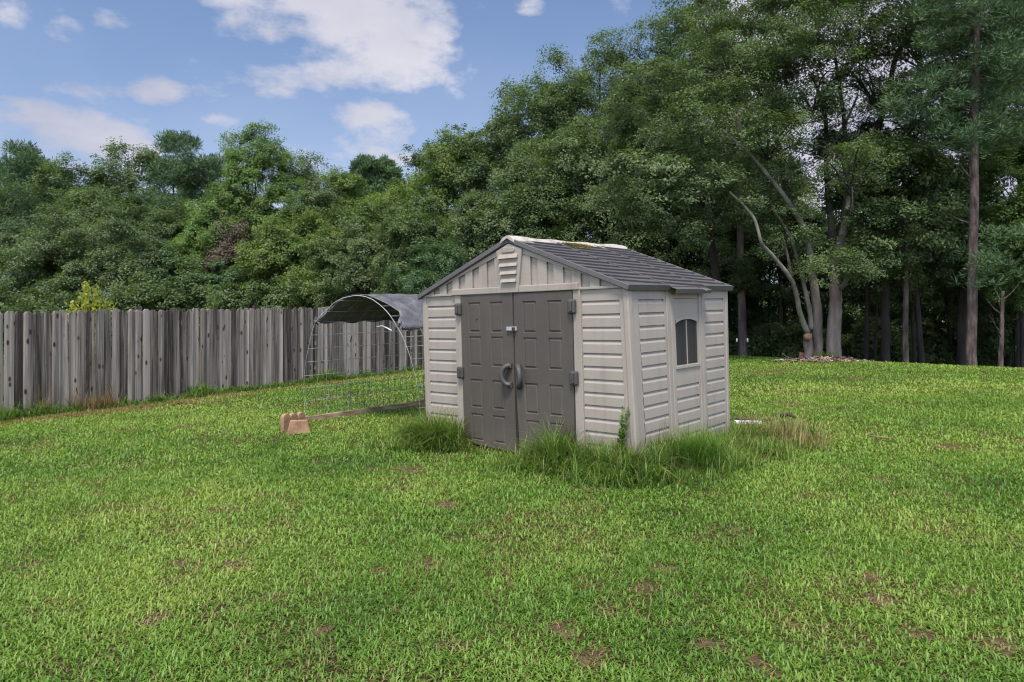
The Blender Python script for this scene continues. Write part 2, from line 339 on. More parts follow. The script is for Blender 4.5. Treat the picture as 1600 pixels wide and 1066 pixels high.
# bare patches of soil seen in the photo: pixel, half width, half depth in metres
BARE = [(45,885,.13,.10),(370,885,.16,.12),(640,735,.26,.22),(580,733,.12,.10),(672,883,.14,.10),(350,800,.16,.10),(590,895,.10,.08),(950,955,.10,.10),(1360,905,.12,.10),(1380,940,.16,.11),(1440,992,.12,.10),(700,790,.2,.16),
        (1062,741,.26,.12),(285,668,.2,.14),(320,670,.14,.1),(1200,582,1.3,.45),(1330,592,.6,.3),(1232,632,.35,.28),(940,700,.2,.1),(1380,752,.13,.1),(1320,735,.1,.08),(930,765,.25,.12),(1150,830,.1,.08),(1040,890,.12,.1),(1010,920,.12,.1),
        (1500,925,.14,.1),(1560,1010,.16,.1),(880,985,.12,.1),(420,935,.12,.09),(240,970,.1,.1),(300,770,.1,.08),(150,775,.1,.08),(280,880,.1,.08),(500,990,.08,.08),(720,1010,.1,.08),(1250,980,.12,.1),(920,1030,.14,.12),(1190,1040,.1,.1),(1110,1010,.1,.08),(1490,700,.3,.2)]
BW = [(hit(px, py), a, b) for (px, py, a, b) in BARE]
def bare_amount(x, y):
    m = np.zeros_like(x)
    wob = (fbm(x*9, y*9) - .5) * 1.3
    for c, a, b in BW:
        d = np.sqrt(((x-c[0])/a)**2 + ((y-c[1])/b/1.3)**2)*1.1 + wob
        m = np.maximum(m, np.clip(1.35 - d, 0, 1))
    nn = fbm(x*1.9+9, y*1.9+3, 5)
    return np.maximum(m*.8, np.clip((nn - .555) * 6, 0, .5))

# the shed's and other footprints keep grass out
SH = .87
SO = np.array([1.343*SH, 8.3*SH, CZ + SH*(.0365*7.3 - CZ)])
EX = np.array([.7367, -.6763, 0.]); EX /= np.linalg.norm(EX); HH = np.array([-EX[1], EX[0], 0])
TT = math.radians(2.2); EY = HH*math.cos(TT) + np.array([0, 0, math.sin(TT)]); EZ = np.cross(EX, EY)
SO = SO - EZ * .2 * SH                               # shed origin: foot of its front right corner
def in_shed(x, y, grow=0.):
    dx = x - SO[0]; dy = y - SO[1]; s = (dx*EX[0]+dy*EX[1])/SH; t = (dx*HH[0]+dy*HH[1])/SH
    return (s > -3.5-grow) & (s < .05+grow) & (t > -.02-grow) & (t < 2.42+grow)
FA = np.array([-8.7, 12.4]); FD = np.array([.576, .8175]); FD /= np.linalg.norm(FD); FN = np.array([FD[1], -FD[0]])
def beyond_fence(x, y): return (x-FA[0])*FN[0] + (y-FA[1])*FN[1] < 0

# ------------------------------------------------------------------ grass blades
def blades(name, mat, x, y, L, W, tilt, var, z0=None, curl=.5, parent=None):
    """each blade: two quads narrowing to a tip, bent over"""
    n = len(x); az_ = rng.random(n)*2*math.pi
    z = gz(x, y) if z0 is None else z0
    hx, hy = np.cos(az_), np.sin(az_); px, py = -hy, hx
    tl = tilt
    r1 = L*.5; h1 = r1*np.cos(tl*.7); d1 = r1*np.sin(tl*.7)
    t2 = np.clip(tl + curl*(.4+rng.random(n)), 0, 1.9); h2 = h1 + L*.5*np.cos(t2); d2 = d1 + L*.5*np.sin(t2)
    h2 = np.maximum(h2, .006)
    V = np.empty((n, 6, 3), np.float32)
    for k, (d, h, ww) in enumerate(((0, -.01, .8), (d1, h1, 1.0), (d2, h2, .18))):
        for s, sg in ((0, -1), (1, 1)):
            V[:, 2*k+s, 0] = x + hx*d + px*W*.5*ww*sg; V[:, 2*k+s, 1] = y + hy*d + py*W*.5*ww*sg; V[:, 2*k+s, 2] = z + h
    return raw_mesh(name, V.reshape(-1, 3), 6, [(0, 1, 3, 2), (2, 3, 5, 4)], var, mat, parent)

def lawn():
    X = []; Y = []; LL = []; WW = []
    zones = [(2.0, 5.2, 7400, 1.0), (5.2, 8, 4200, 1.25), (8, 13, 2000, 1.7), (13, 31, 760, 2.3)]
    for d0, d1, dens, k in zones:
        half = .78*d1 + 1.6; A = 2*half*(d1-d0); n = int(A*dens)
        x = (rng.random(n)*2-1)*half; y = d0 + rng.random(n)*(d1-d0)
        keep = (np.abs(x) < .78*y + 1.6) & ~beyond_fence(x, y) & ~in_shed(x, y)
        keep &= (.8*x + .6*y) < 21.2
        x = x[keep]; y = y[keep]
        keep = rng.random(len(x)) > bare_amount(x, y) * .93
        x = x[keep]; y = y[keep]
        tuft = fbm(x*5+3, y*5+8, 3)
        X.append(x); Y.append(y); LL.append((.022+.034*rng.random(len(x)))*(.62+.85*tuft)*(1 + .25*(k-1))); WW.append((.0046+.0046*rng.random(len(x)))*k)
    x = np.concatenate(X); y = np.concatenate(Y); L = np.concatenate(LL); W = np.concatenate(WW)
    n = len(x)
    patch = fbm(x*.35+20, y*.35+5, 3)*.6 + fbm(x*2.3+2, y*2.3+1, 3)*.5
    band = np.exp(-((.62*x+.78*y-15.5)/2.2)**2)*.16
    var = np.clip(.55*rng.random(n) + (patch-.55)*.95 + .30 + band + .35*(rng.random(n) < .05), 0, 1)
    tilt = .5 + rng.random(n)*1.1
    print('lawn blades', n)
    o = blades('grass', L_LAWN, x, y, L, W, tilt, var, curl=.5)
    tag(o, 'rough bright green crabgrass lawn around the shed', 'grass', kind='stuff')
    # straw and dead blades lying between
    A = []; B = []
    for d0, d1, dens in ((3, 7, 900), (7, 14, 330), (14, 24, 80)):
        half = .78*d1; m = int(2*half*(d1-d0)*dens); xx = (rng.random(m)*2-1)*half; yy = d0+rng.random(m)*(d1-d0)
        k = (np.abs(xx) < .78*yy) & ~beyond_fence(xx, yy) & ~in_shed(xx, yy) & (rng.random(m) < .16 + bare_amount(xx, yy)*1.6 + np.clip(fbm(xx*1.1, yy*1.1)-.55, 0, 1)*2)
        A.append(xx[k]); B.append(yy[k])
    xx = np.concatenate(A); yy = np.concatenate(B); m = len(xx)
    o = blades('dead_grass', L_DRY, xx, yy, .03+.05*rng.random(m), (.003+.003*rng.random(m))*np.clip(yy/6, 1, 3), 1.0+.5*rng.random(m), rng.random(m), curl=.3)
    tag(o, 'brown dead grass and straw showing between the green blades', 'dead grass', kind='stuff')
    # broad-leaved lawn weeds and clover in drifts
    xx = (rng.random(90000)*2-1)*14; yy = 2+rng.random(90000)**1.4*17
    k = (np.abs(xx) < .78*yy+1.2) & ~beyond_fence(xx, yy) & ~in_shed(xx, yy) & (rng.random(90000) < np.clip((fbm(xx*1.3+40, yy*1.3+60, 4)-.5)*6, 0, 1)) & ((.8*xx+.6*yy) < 21)
    xx = xx[k]; yy = yy[k]; m = len(xx)
    o = blades('lawn_weeds', L_WEED, xx, yy, .022+.035*rng.random(m), .009+.010*rng.random(m), .7+.8*rng.random(m), .25+.7*rng.random(m), curl=.4)
    tag(o, 'small broad leaved weeds scattered in drifts through the lawn', 'weeds', kind='stuff')
lawn()

def bare_soil():
    b = MB()
    for c, a, d in BW:
        n = 22; vs = [(c[0], c[1], float(gz(c[0], c[1]))+.007)]; ph = rng.random()*6
        for k in range(n):
            g = 2*math.pi*k/n; rr = .7 + .25*math.sin(2*g+ph)+.16*math.sin(5*g+2*ph)+.2*rng.random()
            x = c[0]+a*rr*math.cos(g); y = c[1]+d*1.2*rr*math.sin(g); vs.append((x, y, float(gz(x, y))+.004))
        b.add(vs, [(0, 1+k, 1+(k+1) % n) for k in range(n)], rng.random())
    o = b.build('bare_soil', M_RED, smooth=True); tag(o, 'reddish bare clay patches worn through the lawn', kind='structure')
bare_soil()

def tall_zone(name, mat, label, cat, pts, n_each, Lr, Wr, tilt=(.15, 1.15), varr=(0, 1), curl=.7):
    """pts: list of (centre xy, rx, ry) blobs in metres"""
    X = []; Y = []; L = []
    for (c, rx, ry, n, lm) in pts:
        g = rng.normal(size=(n, 2))*.55; x = c[0]+g[:, 0]*rx; y = c[1]+g[:, 1]*ry
        k = ~in_shed(x, y) & ~beyond_fence(x, y); x = x[k]; y = y[k]
        X.append(x); Y.append(y); L.append((Lr[0]+(Lr[1]-Lr[0])*rng.random(len(x))**1.5)*lm)
    x = np.concatenate(X); y = np.concatenate(Y); L = np.concatenate(L); n = len(x)
    L = L*np.clip(.25+1.5*fbm(x*4+5, y*4+1, 3), .3, 1.5)
    o = blades(name, mat, x, y, L, Wr[0]+(Wr[1]-Wr[0])*rng.random(n), tilt[0]+(tilt[1]-tilt[0])*rng.random(n), varr[0]+(varr[1]-varr[0])*rng.random(n), curl=curl)
    return tag(o, label, cat, kind='stuff')
def sp(s, t):
    """point on the ground at shed coordinates s (along the front), t (depth)"""
    p = SO + EX*s*SH + HH*t*SH; return p[:2]
Z1 = [(sp(s, -.16), .17, .17, 480, lm) for s, lm in ((-3.6,.75),(-3.3,1.0),(-3.05,1.1),(-2.85,1.05))] + [(sp(-3.7, .1), .3, .3, 500, .7), (sp(-3.35, -.45), .3, .2, 300, .5)]
Z1 += [(sp(s, -.1), .14, .08, 40, .3) for s in (-2.5,-2.2)] + [(sp(s, -.2), .2, .13, 60, .3) for s in (-1.9,-1.5)]
Z1 += [(sp(s, -.2), .2, .2, 360, lm) for s, lm in ((-1.2,.75),(-.9,1.05),(-.6,1.0),(-.3,.85),(0,.8),(.2,.8))]
Z1 += [(sp(.22, t), .2, .2, 380, lm) for t, lm in ((.3,.85),(.9,.9),(1.3,.7),(1.8,.65),(2.3,.7),(2.6,.8))]
Z1 += [(sp(.25, t), .25, .25, 160, .8) for t in (2.8, 3.1, 3.4)] + [(sp(.9, t), .3, .3, 60, .35) for t in (1.9, 2.4, 2.9)]
Z1 += [(sp(.6, t), .26, .26, 330, lm) for t, lm in ((.2,.55),(.6,.55),(1.2,.5),(1.8,.5),(2.3,.45))]
Z1 += [(sp(s, -.5), .26, .2, 200, lm) for s, lm in ((-1.2,.5),(-.75,.6),(-.3,.45),(.15,.6))]
tall_zone('tall_grass', L_TALL, 'tall uncut grass growing along the foot of the shed', 'grass', [(c, rx*1.0, ry*1.0, int(n*2.9), lm*1.35) for c, rx, ry, n, lm in Z1], 0, (.10, .38), (.005, .011))
tall_zone('broad_weeds', L_WEED, 'broad leaved green weeds mixed into the tall grass round the shed foot', 'weeds', [(c, rx*1.3, ry*1.3, int(n*.9), lm*1.1) for c, rx, ry, n, lm in Z1], 0, (.07, .22), (.010, .020), (.3, 1.3))
tall_zone('seed_stalks', L_DRY, 'thin dry seed stalks rising out of the tall grass round the shed', 'dead grass', [(c, rx*1.1, ry*1.1, int(n*.11), lm) for c, rx, ry, n, lm in Z1], 0, (.25, .62), (.002, .004), (.05, .6), curl=.35)
Z2 = []
for q in np.arange(-3.5, 12.8, .28):
    c = FA + FD*q + FN*.22; Z2.append((c, .22, .2, 330, .6+1.1*rng.random()**2))
tall_zone('fence_weeds', L_WEED, 'dark green weeds growing along the foot of the wooden fence', 'weeds', Z2, 0, (.06, .22), (.008, .018), (.2, 1.3))
Z3 = [(FA + FD*q + FN*(.45+.25*rng.random()), .34, .2, int(520*rng.random()**1.3), .9) for q in np.arange(-3.5, 12, .3)] + [(FA + FD*q + FN*(.75+.3*rng.random()), .4, .25, int(600*rng.random()), .9) for q in np.arange(-4, 3.2, .3)]
tall_zone('fence_thatch', L_DRY, 'brown dried grass lying in a strip below the wooden fence', 'dead grass', Z3, 0, (.05, .13), (.006, .012), (.8, 1.4))
Z4 = [(FA + FD*q + FN*.14, .2, .12, 110, 1.1) for q in (.6, 1.2, 1.45, 1.7)] + [(sp(.15, t), .12, .2, 60, .9) for t in (2.55, 2.75)] + [(sp(-.2, -.25), .25, .15, 60, .6), (sp(.5, .2), .2, .3, 80, .6), (sp(.3, 2.9), .3, .35, 420, 1.0), (sp(.7, 3.2), .35, .35, 260, .7), (sp(.9, 2.7), .3, .3, 260, .6)]
tall_zone('dry_stalks', L_DRY, 'dry straw coloured stalks standing by the fence and the shed corner', 'dead grass', Z4, 0, (.15, .5), (.003, .006), (.05, .7), curl=.3)

def weed(name, label, cat, c, h, n, mat, wl=.05, stem=True, group=None, spread=.06, lean=.12):
    """an upright broad-leaved weed: stems with leaves all along them"""
    base = np.array([c[0], c[1], float(gz(c[0], c[1]))])
    t = thing(name, label, cat, base, group=group); b = MB(); Vs = []
    for k in range(n):
        d = rng.normal(size=2)*lean; hh = h*(.7+.3*rng.random()) if k else h
        P = [base + np.array([d[0]*q*q*hh*3 + spread*rng.normal()*(q > 0)*.15, d[1]*q*q*hh*3, hh*q]) for q in np.linspace(0, 1, 6)]
        b.tube(P, [.004*(1.1-q) for q in np.linspace(0, 1, 6)], 5)
        m = int(hh/.005)
        q = rng.random(m)*.9+.1; idx = np.clip((q*5).astype(int), 0, 4); fr = q*5-idx; Pn = np.array(P)
        pos = Pn[idx]*(1-fr[:, None]) + Pn[idx+1]*fr[:, None]
        g = rng.random(m)*2*math.pi; dr = np.stack([np.cos(g), np.sin(g), .3+.7*rng.random(m)], 1); dr /= np.linalg.norm(dr, axis=1)[:, None]
        sd_ = np.cross(dr, [0, 0, 1.]); sd_ /= np.linalg.norm(sd_, axis=1)[:, None]
        l = wl*(1.25-q)*(.7+.6*rng.random(m))
        V = np.stack([pos, pos+dr*l[:, None]*.5+sd_*l[:, None]*.2, pos+dr*l[:, None], pos+dr*l[:, None]*.5-sd_*l[:, None]*.2], 1); Vs.append(V.reshape(-1, 3))
    b.build('stem', mat, t)
    V = np.concatenate(Vs); raw_mesh('foliage', V, 4, [(0, 1, 2, 3)], rng.random(len(V)//4), mat, t)
    return t
weed('weed', 'tallest upright leafy weed against the front right corner of the shed', 'weed', sp(-.05, -.14), .76, 3, L_LAWN, .085, lean=.04)
weed('weed', 'dark leafy weed clump beside the bottom right of the shed doors', 'weed', sp(-.82, -.12), .30, 14, L_WEED, .06, lean=.3)
weed('weed', 'broad green weed clump against the left front siding of the shed', 'weed', sp(-2.95, -.14), .22, 20, L_WEED, .06, lean=.4)
weed('weed', 'tall thin green weed standing in the grass right of the shed', 'weed', sp(.9, 3.1), .50, 3, L_WEED, .035, lean=.08)
def tuft(name, label, c, n, Lr, mat, r=.12, W=(.004, .007), tilt=(.05, .6), varr=(.2, .6)):
    base = np.array([c[0], c[1], float(gz(c[0], c[1]))]); t = thing(name, label, 'grass clump', base)
    g = rng.normal(size=(n, 2))*r*.5; x = c[0]+g[:, 0]; y = c[1]+g[:, 1]
    blades('foliage', mat, x, y, Lr[0]+(Lr[1]-Lr[0])*rng.random(n), W[0]+(W[1]-W[0])*rng.random(n), tilt[0]+(tilt[1]-tilt[0])*rng.random(n), varr[0]+(varr[1]-varr[0])*rng.random(n), curl=.8, parent=t)
tuft('grass_clump', 'large bright green grass clump below the shed window wall', sp(.55, .55), 1100, (.25, .55), L_TALL, .22, W=(.004, .008), varr=(.1, .5))
tuft('grass_clump', 'brown and green dry grass clump at the fence, left of its middle', FA+FD*1.5+FN*.3, 420, (.15, .36), L_DRY, .3)
tuft('grass_clump', 'long bladed green grass clump at the left end of the fence', FA+FD*-.3+FN*.3, 420, (.3, .7), L_WEED, .45, tilt=(.4, 1.2))

# ------------------------------------------------------------------ shed
MS = Matrix(((*[float(EX[0]), float(EY[0]), float(EZ[0])], float(SO[0])), (float(EX[1]), float(EY[1]), float(EZ[1]), float(SO[1])), (float(EX[2]), float(EY[2]), float(EZ[2]), float(SO[2])), (0, 0, 0, 1)))
shed = thing('garden_shed', 'beige resin garden shed with taupe double doors standing on the lawn', 'shed', mat=MS)
ZB = .2
def warp(x, y, z):
    """measured units (z from the sill line) to shed-local metres; the right corner splays at its foot"""
    zz = max(0., min(1., 1 - z/1.89)); k = max(0., min(1., (x+.75)/.75))
    x = x + .085*zz*(1-y/2.45)*k
    return (x*SH, y*SH, (z+ZB)*SH)
class SB(MB):
    def build(s, name, mat, parent=shed, **k):
        s.v = [warp(*p) for p in s.v]; return MB.build(s, name, mat, parent, local=True, **k)
def siding(b, u0, u1, z0, z1, m0, m1, gs, P):
    """a moulded wall panel on the plane P(u, depth out, z), with wedge-shaped clapboard notches gs (upper edges)"""
    gs = sorted([g for g in gs if z0+.05 < g < z1-.01], reverse=True)
    D = .020; Hh = .052
    def q(*pts): b.add([P(*p) for p in pts], [tuple(range(len(pts)))])
    a, c = u0+m0, u1-m1
    q((u0,0,z0),(a,0,z0),(a,0,z1),(u0,0,z1)); q((c,0,z0),(u1,0,z0),(u1,0,z1),(c,0,z1))
    top = z1
    for g in gs:
        q((a,0,g),(c,0,g),(c,0,top),(a,0,top))
        q((a,-D,g+.004),(c,-D,g+.004),(c,0,g),(a,0,g))
        q((a,-D,g-.010),(c,-D,g-.010),(c,-D,g+.004),(a,-D,g+.004))
        q((a,0,g-Hh),(c,0,g-Hh),(c,-D,g-.010),(a,-D,g-.010))
        q((a,0,g-Hh),(a,-D,g-.010),(a,-D,g+.004),(a,0,g)); q((c,0,g),(c,-D,g+.004),(c,-D,g-.010),(c,0,g-Hh))
        top = g-Hh
    q((a,0,z0),(c,0,z0),(c,0,top),(a,0,top))
FRONT = lambda u, d, z: (u, -d, z)
SIDE = lambda u, d, z: (d, u, z)
GZ = [1.745-.1535*i for i in range(13)]
Z0, ZT = -ZB, 1.885
b = SB(); siding(b, -3.5, -2.80, Z0, ZT, .09, .02, GZ, FRONT); b.build('front_siding', M_BEIGE)
b = SB(); siding(b, -.66, -.0, Z0, ZT, .02, .11, GZ, FRONT); b.build('front_siding', M_BEIGE)
b = SB(); siding(b, .0, .83, Z0, ZT, .215, .05, GZ, SIDE)
WZ0, WZ1 = .86, 1.585
siding(b, .97, 1.64, Z0, .80, .03, .05, [g for g in GZ if g < .84], SIDE); siding(b, .97, 1.64, 1.60, ZT, .03, .05, [g for g in GZ if g > 1.62 or abs(g-1.59) < .02] + [1.75], SIDE)
siding(b, 1.76, 2.45, Z0, ZT, .045, .11, GZ, SIDE)
b.build('side_siding', M_BEIGE)
# the rest of the shell
b = SB()
P_L = lambda u, d, z: (-3.5-d, u, z); P_B = lambda u, d, z: (u, 2.45+d, z)
siding(b, 2.45, .0, Z0, ZT, -.1, -.1, GZ, P_L); siding(b, 0, -3.5, Z0, ZT, -.1, -.1, GZ, P_B)
b.build('rear_siding', M_BEIGE)
# posts, seams
def post(b, x0, x1, y0, y1, z0=Z0, z1=ZT): b.box(x0, x1, y0, y1, z0, z1)
b = SB(); post(b, -2.82, -2.70, -.022, .03); b.build('door_jamb', M_BEIGE, bevel=.005)
b = SB(); post(b, -.755, -.645, -.022, .03); b.build('door_jamb', M_BEIGE, bevel=.005)
for (x0, x1, y0, y1) in ((-.055, .018, -.018, .075), (-3.515, -3.43, -.015, .07), (-.06, .012, 2.39, 2.462), (-3.515, -3.44, 2.38, 2.462)):
    b = SB(); post(b, x0, x1, y0, y1, Z0-.001); b.build('corner_post', M_BEIGE, bevel=.012)
for (y0, y1) in ((.825, .905), (.913, .985), (1.625, 1.692), (1.70, 1.775)):
    b = SB(); post(b, -.03, .014, y0, y1); b.build('wall_seam', M_BEIGE, bevel=.006)

# gable with boards, header, keystone
RX, RZ0, RZ1 = -1.758, 1.885, 2.515
def rake(x): return RZ1 - (RZ1-RZ0)*abs(x-RX)/1.765
for yy, nm in ((0., 'gable'), (2.45, 'gable')):
    b = SB(); s_ = -1 if yy == 0 else 1
    b.add([(-3.5, yy-s_*.012, RZ0), (0, yy-s_*.012, RZ0), (RX, yy-s_*.012, RZ1)], [(0, 1, 2) if yy == 0 else (0, 2, 1)])
    if yy == 0:
        # raised battens between the recessed bays, each cut to the rake
        edges = [-3.50,-3.26,-3.13,-2.99,-2.86,-2.735,-2.60,-2.465,-2.335,-2.19,-2.04,-1.42,-1.30,-1.155,-1.045,-.90,-.765,-.637,-.50,-.364,-.235,0.]
        L_ = list(zip(edges[0:9:2], edges[1:10:2])) + [(-2.04, -1.42)] + [(-1.30, -1.155), (-1.045, -.90), (-.765, -.637), (-.50, -.364), (-.235, 0.)]
        for (x0, x1) in L_:
            xs_ = [x0] + ([RX] if x0 < RX < x1 else []) + [x1]
            for xa, xb in zip(xs_[:-1], xs_[1:]):
                za, zb = rake(xa)-.002, rake(xb)-.002; y = -.016
                b.add([(xa, y, RZ0), (xb, y, RZ0), (xb, y, zb), (xa, y, za), (xa, .0, RZ0), (xb, .0, RZ0), (xb, .0, zb), (xa, .0, za)], [(0,1,2,3), (1,5,6,2), (4,0,3,7), (3,2,6,7)])
        for sg, xe in ((-1, -3.5), (1, -.01)):   # the sloping trim under the roof edge
            A = [(xe, RZ0), (RX, RZ1)]; w_ = .075
            y = -.024
            v0 = [(xe, y, RZ0-.004), (RX, y, RZ1-w_), (RX, y, RZ1), (xe, y, RZ0+.012)]
            v1 = [(p[0], 0, p[2]) for p in v0]; b.add(v0+v1, [(0,1,2,3) if sg < 0 else (3,2,1,0), (0,4,5,1), (1,5,6,2), (2,6,7,3), (3,7,4,0)])
    b.build(nm, M_BEIGE)
b = SB(); b.box(-3.5, -.0, -.028, .005, 1.878, 1.908); b.build('gable_sill', M_BEIGE, bevel=.004)
for x0_, x1_ in ((-2.86, -1.915), (-1.605, -.665)):
    b = SB(); b.box(x0_, x1_, -.045, .01, 1.880, 1.965); b.build('door_header', M_BEIGE, bevel=.008)
b = SB(); kz = [(-1.91, 1.884), (-1.61, 1.884), (-1.53, 2.43), (RX, 2.512), (-1.975, 2.43)]
b.add([(x, -.05, z) for x, z in kz]+[(x, .0, z) for x, z in kz], [(0,1,2,3,4)] + [(i, 5+i, 5+(i+1) % 5, (i+1) % 5) for i in range(5)])
key = b.build('gable_vent', M_BEIGE, bevel=.004)
b = SB()
for i, zz in enumerate((2.335, 2.232, 2.131, 2.03)):
    hw = .165 - .012*i; c = -1.757
    b.add([(c-hw, -.055, zz+.042), (c+hw, -.055, zz+.042), (c+hw, -.085, zz-.012), (c-hw, -.085, zz-.012), (c-hw, -.03, zz-.018), (c+hw, -.03, zz-.018), (c-hw, -.03, zz+.05), (c+hw, -.03, zz+.05)],
          [(3,2,1,0), (4,5,2,3), (0,1,7,6), (0,6,4,3), (1,2,5,7)])
b.build('louver', M_BEIGE, key)
b = SB(); n = 24; hw, hh = .115, .036
ring = []
for k in range(n):
    g = 2*math.pi*k/n; sx_ = 1 if math.cos(g) > 0 else -1
    ring.append((-1.757+sx_*(hw-hh)+hh*math.cos(g), 2.432+hh*math.sin(g)))
b.add([(x, -.062, z) for x, z in ring]+[(x, -.04, z) for x, z in ring], [tuple(range(n))]+[(k, n+k, n+(k+1) % n, (k+1) % n) for k in range(n)])
b.build('emblem_plate', M_BEIGE, key, bevel=.006)

# doors
def door(name, x0, x1, z0b0, z0b1, ztop, cols, rows, tilt=0., yoff=-.03):
    b = SB(); xs = sorted([x0, x1] + [v for c in cols for v in c]); zs = sorted([-.16, ztop] + [v for r in rows for v in r])
    def Pz(x, z):
        if z <= -.159: z = z0b0 + (z0b1-z0b0)*(x-x0)/(x1-x0)
        return z
    def P(x, y, z): return (x + tilt*max(0, .75-z)*(x1-x)/(x1-x0), yoff+y - (abs(tilt)*.5*max(0, .75-z)), Pz(x, z))
    for i in range(len(xs)-1):
        for j in range(len(zs)-1):
            a, c, z0, z1 = xs[i], xs[i+1], zs[j], zs[j+1]
            if any(abs(a-q[0]) < 1e-6 for q in cols) and any(abs(z0-q[0]) < 1e-6 for q in rows):
                R_ = [(0., 0.), (.010, .013), (.020, .013), (.034, .002)]
                vs = []
                for ins, dp in R_: vs += [P(a+ins, dp, z0+ins), P(c-ins, dp, z0+ins), P(c-ins, dp, z1-ins), P(a+ins, dp, z1-ins)]
                fs = [(4*r+k, 4*r+(k+1) % 4, 4*r+4+(k+1) % 4, 4*r+4+k) for r in range(3) for k in range(4)] + [(12, 13, 14, 15)]
                b.add(vs, fs)
            else: b.add([P(a, 0, z0), P(c, 0, z0), P(c, 0, z1), P(a, 0, z1)], [(0, 1, 2, 3)])
    # edges and back
    T = .045
    o_ = [P(x0,0,-.16), P(x1,0,-.16), P(x1,0,ztop), P(x0,0,ztop)]; k_ = [P(x0,T,-.16), P(x1,T,-.16), P(x1,T,ztop), P(x0,T,ztop)]
    nseg = 8
    for (pa, pb) in (((x0, -.16), (x1, -.16)), ((x1, -.16), (x1, ztop)), ((x1, ztop), (x0, ztop)), ((x0, ztop), (x0, -.16))):
        for k in range(nseg):
            q0 = [pa[m]+(pb[m]-pa[m])*k/nseg for m in (0, 1)]; q1 = [pa[m]+(pb[m]-pa[m])*(k+1)/nseg for m in (0, 1)]
            b.add([P(q0[0],0,q0[1]), P(q0[0],T,q0[1]), P(q1[0],T,q1[1]), P(q1[0],0,q1[1])], [(0, 1, 2, 3)])
    b.add(k_, [(3, 2, 1, 0)])
    return b.build(name, M_DOOR)
ROWS = [(-.095, .272), (.352, .738), (.918, 1.316), (1.37, 1.775)]
dl = door('door', -2.693, -1.742, -.135, -.185, 1.878, [(-2.545, -2.315), (-2.13, -1.91)], ROWS)
dr = door('door', -1.705, -.762, -.19, -.16, 1.872, [(-1.56, -1.333), (-1.152, -.925)], [(r0-.006, r1-.008) for r0, r1 in ROWS], tilt=.085)
tag(dl, 'left door with a combination hasp on its edge'); tag(dr, 'right door whose lower corner bends away')
b = SB(); b.box(-2.70, -.755, .02, .03, Z0+.01, 1.88); b.build('door_gap_shade', M_BLACK)  # black sheet painted as the shade seen through the gap between the doors
b = SB(); b.box(-1.742, -1.722, -.035, .012, -.18, 1.872); b.build('edge_strip', M_DOOR, dl)
# handles: two C shaped grips
def handle(par, cx, sg, zc=.818):
    b = SB(); P = []; 
    for k in range(15):
        g = math.pi*(k/14) - math.pi/2
        P.append((cx + sg*(.0+.085*math.cos(g)), -.035-.075*max(0, math.cos(g))**.6, zc+.125*math.sin(g)))
    rs_ = [.038]*2 + [.034]*11 + [.038]*2
    b.tube(P, rs_, 8)
    for s2 in (-1, 1): b.box(cx-.035, cx+.035, -.062, -.028, zc+s2*.125-.035, zc+s2*.125+.035)
    b.build('handle', M_HINGE, par, bevel=.004, smooth=False)
handle(dl, -1.79, -1); handle(dr, -1.645, 1, .806)
def hinge(par, x, z, s=1.0, side=1):
    b = SB(); b.box(x-.055*s, x+.055*s, -.075, -.02, z-.082*s, z+.082*s)
    h = b.build('hinge', M_HINGE, par, bevel=.018)
    b = SB(); b.box(x+side*.010-.014, x+side*.010+.014, -.096, -.07, z-.058*s, z+.058*s); b.build('hinge_pin', M_HINGE, h, bevel=.006)
hinge(dl, -2.725, 1.688, side=1); hinge(dl, -2.715, .818, side=1); hinge(dr, -.755, 1.684, 1.05, 1); hinge(dr, -.747, .826, 1.05, 1)
b = SB(); b.box(-1.82, -1.655, -.062, -.03, 1.395, 1.445); hs = b.build('hasp', M_METAL, dl, bevel=.004)
b = SB()
for xx in (-1.705, -1.676): b.box(xx-.010, xx+.010, -.07, -.06, 1.40, 1.44)
b.build('dial', M_BLACK, hs)
b = SB(); b.tube([(-2.385, -.028, 1.557), (-2.385, -.044, 1.557)], .012, 8); b.build('bolt', M_HINGE, dl)

# window with an arched head and two louvred shutters
wy0, wy1, wz0, wz1, arch = 1.03, 1.585, .92, 1.44, .085
def wtop(y, grow=0.):
    q = (y-(wy0+wy1)/2)/((wy1-wy0)/2+grow); return wz1+grow*.7 + arch*math.sqrt(max(0, 1-q*q*.82)) - arch*.42
b = SB()   # wall infill round the arched opening
yy = np.linspace(wy0, wy1, 13)
b.add([(0, .97, .80), (0, wy0, .80), (0, wy0, 1.60), (0, .97, 1.60)], [(0,1,2,3)]); b.add([(0, wy1, .80), (0, 1.64, .80), (0, 1.64, 1.60), (0, wy1, 1.60)], [(0,1,2,3)])
b.add([(0, wy0, .80), (0, wy1, .80), (0, wy1, wz0), (0, wy0, wz0)], [(0,1,2,3)])
for a_, c_ in zip(yy[:-1], yy[1:]):
    b.add([(0, a_, wtop(a_)), (0, c_, wtop(c_)), (0, c_, 1.60), (0, a_, 1.60)], [(0,1,2,3)])
    b.add([(0, a_, wtop(a_)), (-.03, a_, wtop(a_)), (-.03, c_, wtop(c_)), (0, c_, wtop(c_))], [(0,1,2,3)])
b.add([(0, wy0, wz0), (-.03, wy0, wz0), (-.03, wy0, wtop(wy0)), (0, wy0, wtop(wy0))], [(0,1,2,3)])
b.add([(0, wy1, wz0), (-.03, wy1, wz0), (-.03, wy1, wtop(wy1)), (0, wy1, wtop(wy1))], [(3,2,1,0)])
b.add([(0, wy0, wz0), (0, wy1, wz0), (-.03, wy1, wz0), (-.03, wy0, wz0)], [(0,1,2,3)])
b.build('window_surround', M_BEIGE)
b = SB()
y2 = np.linspace(wy0, wy1, 17)
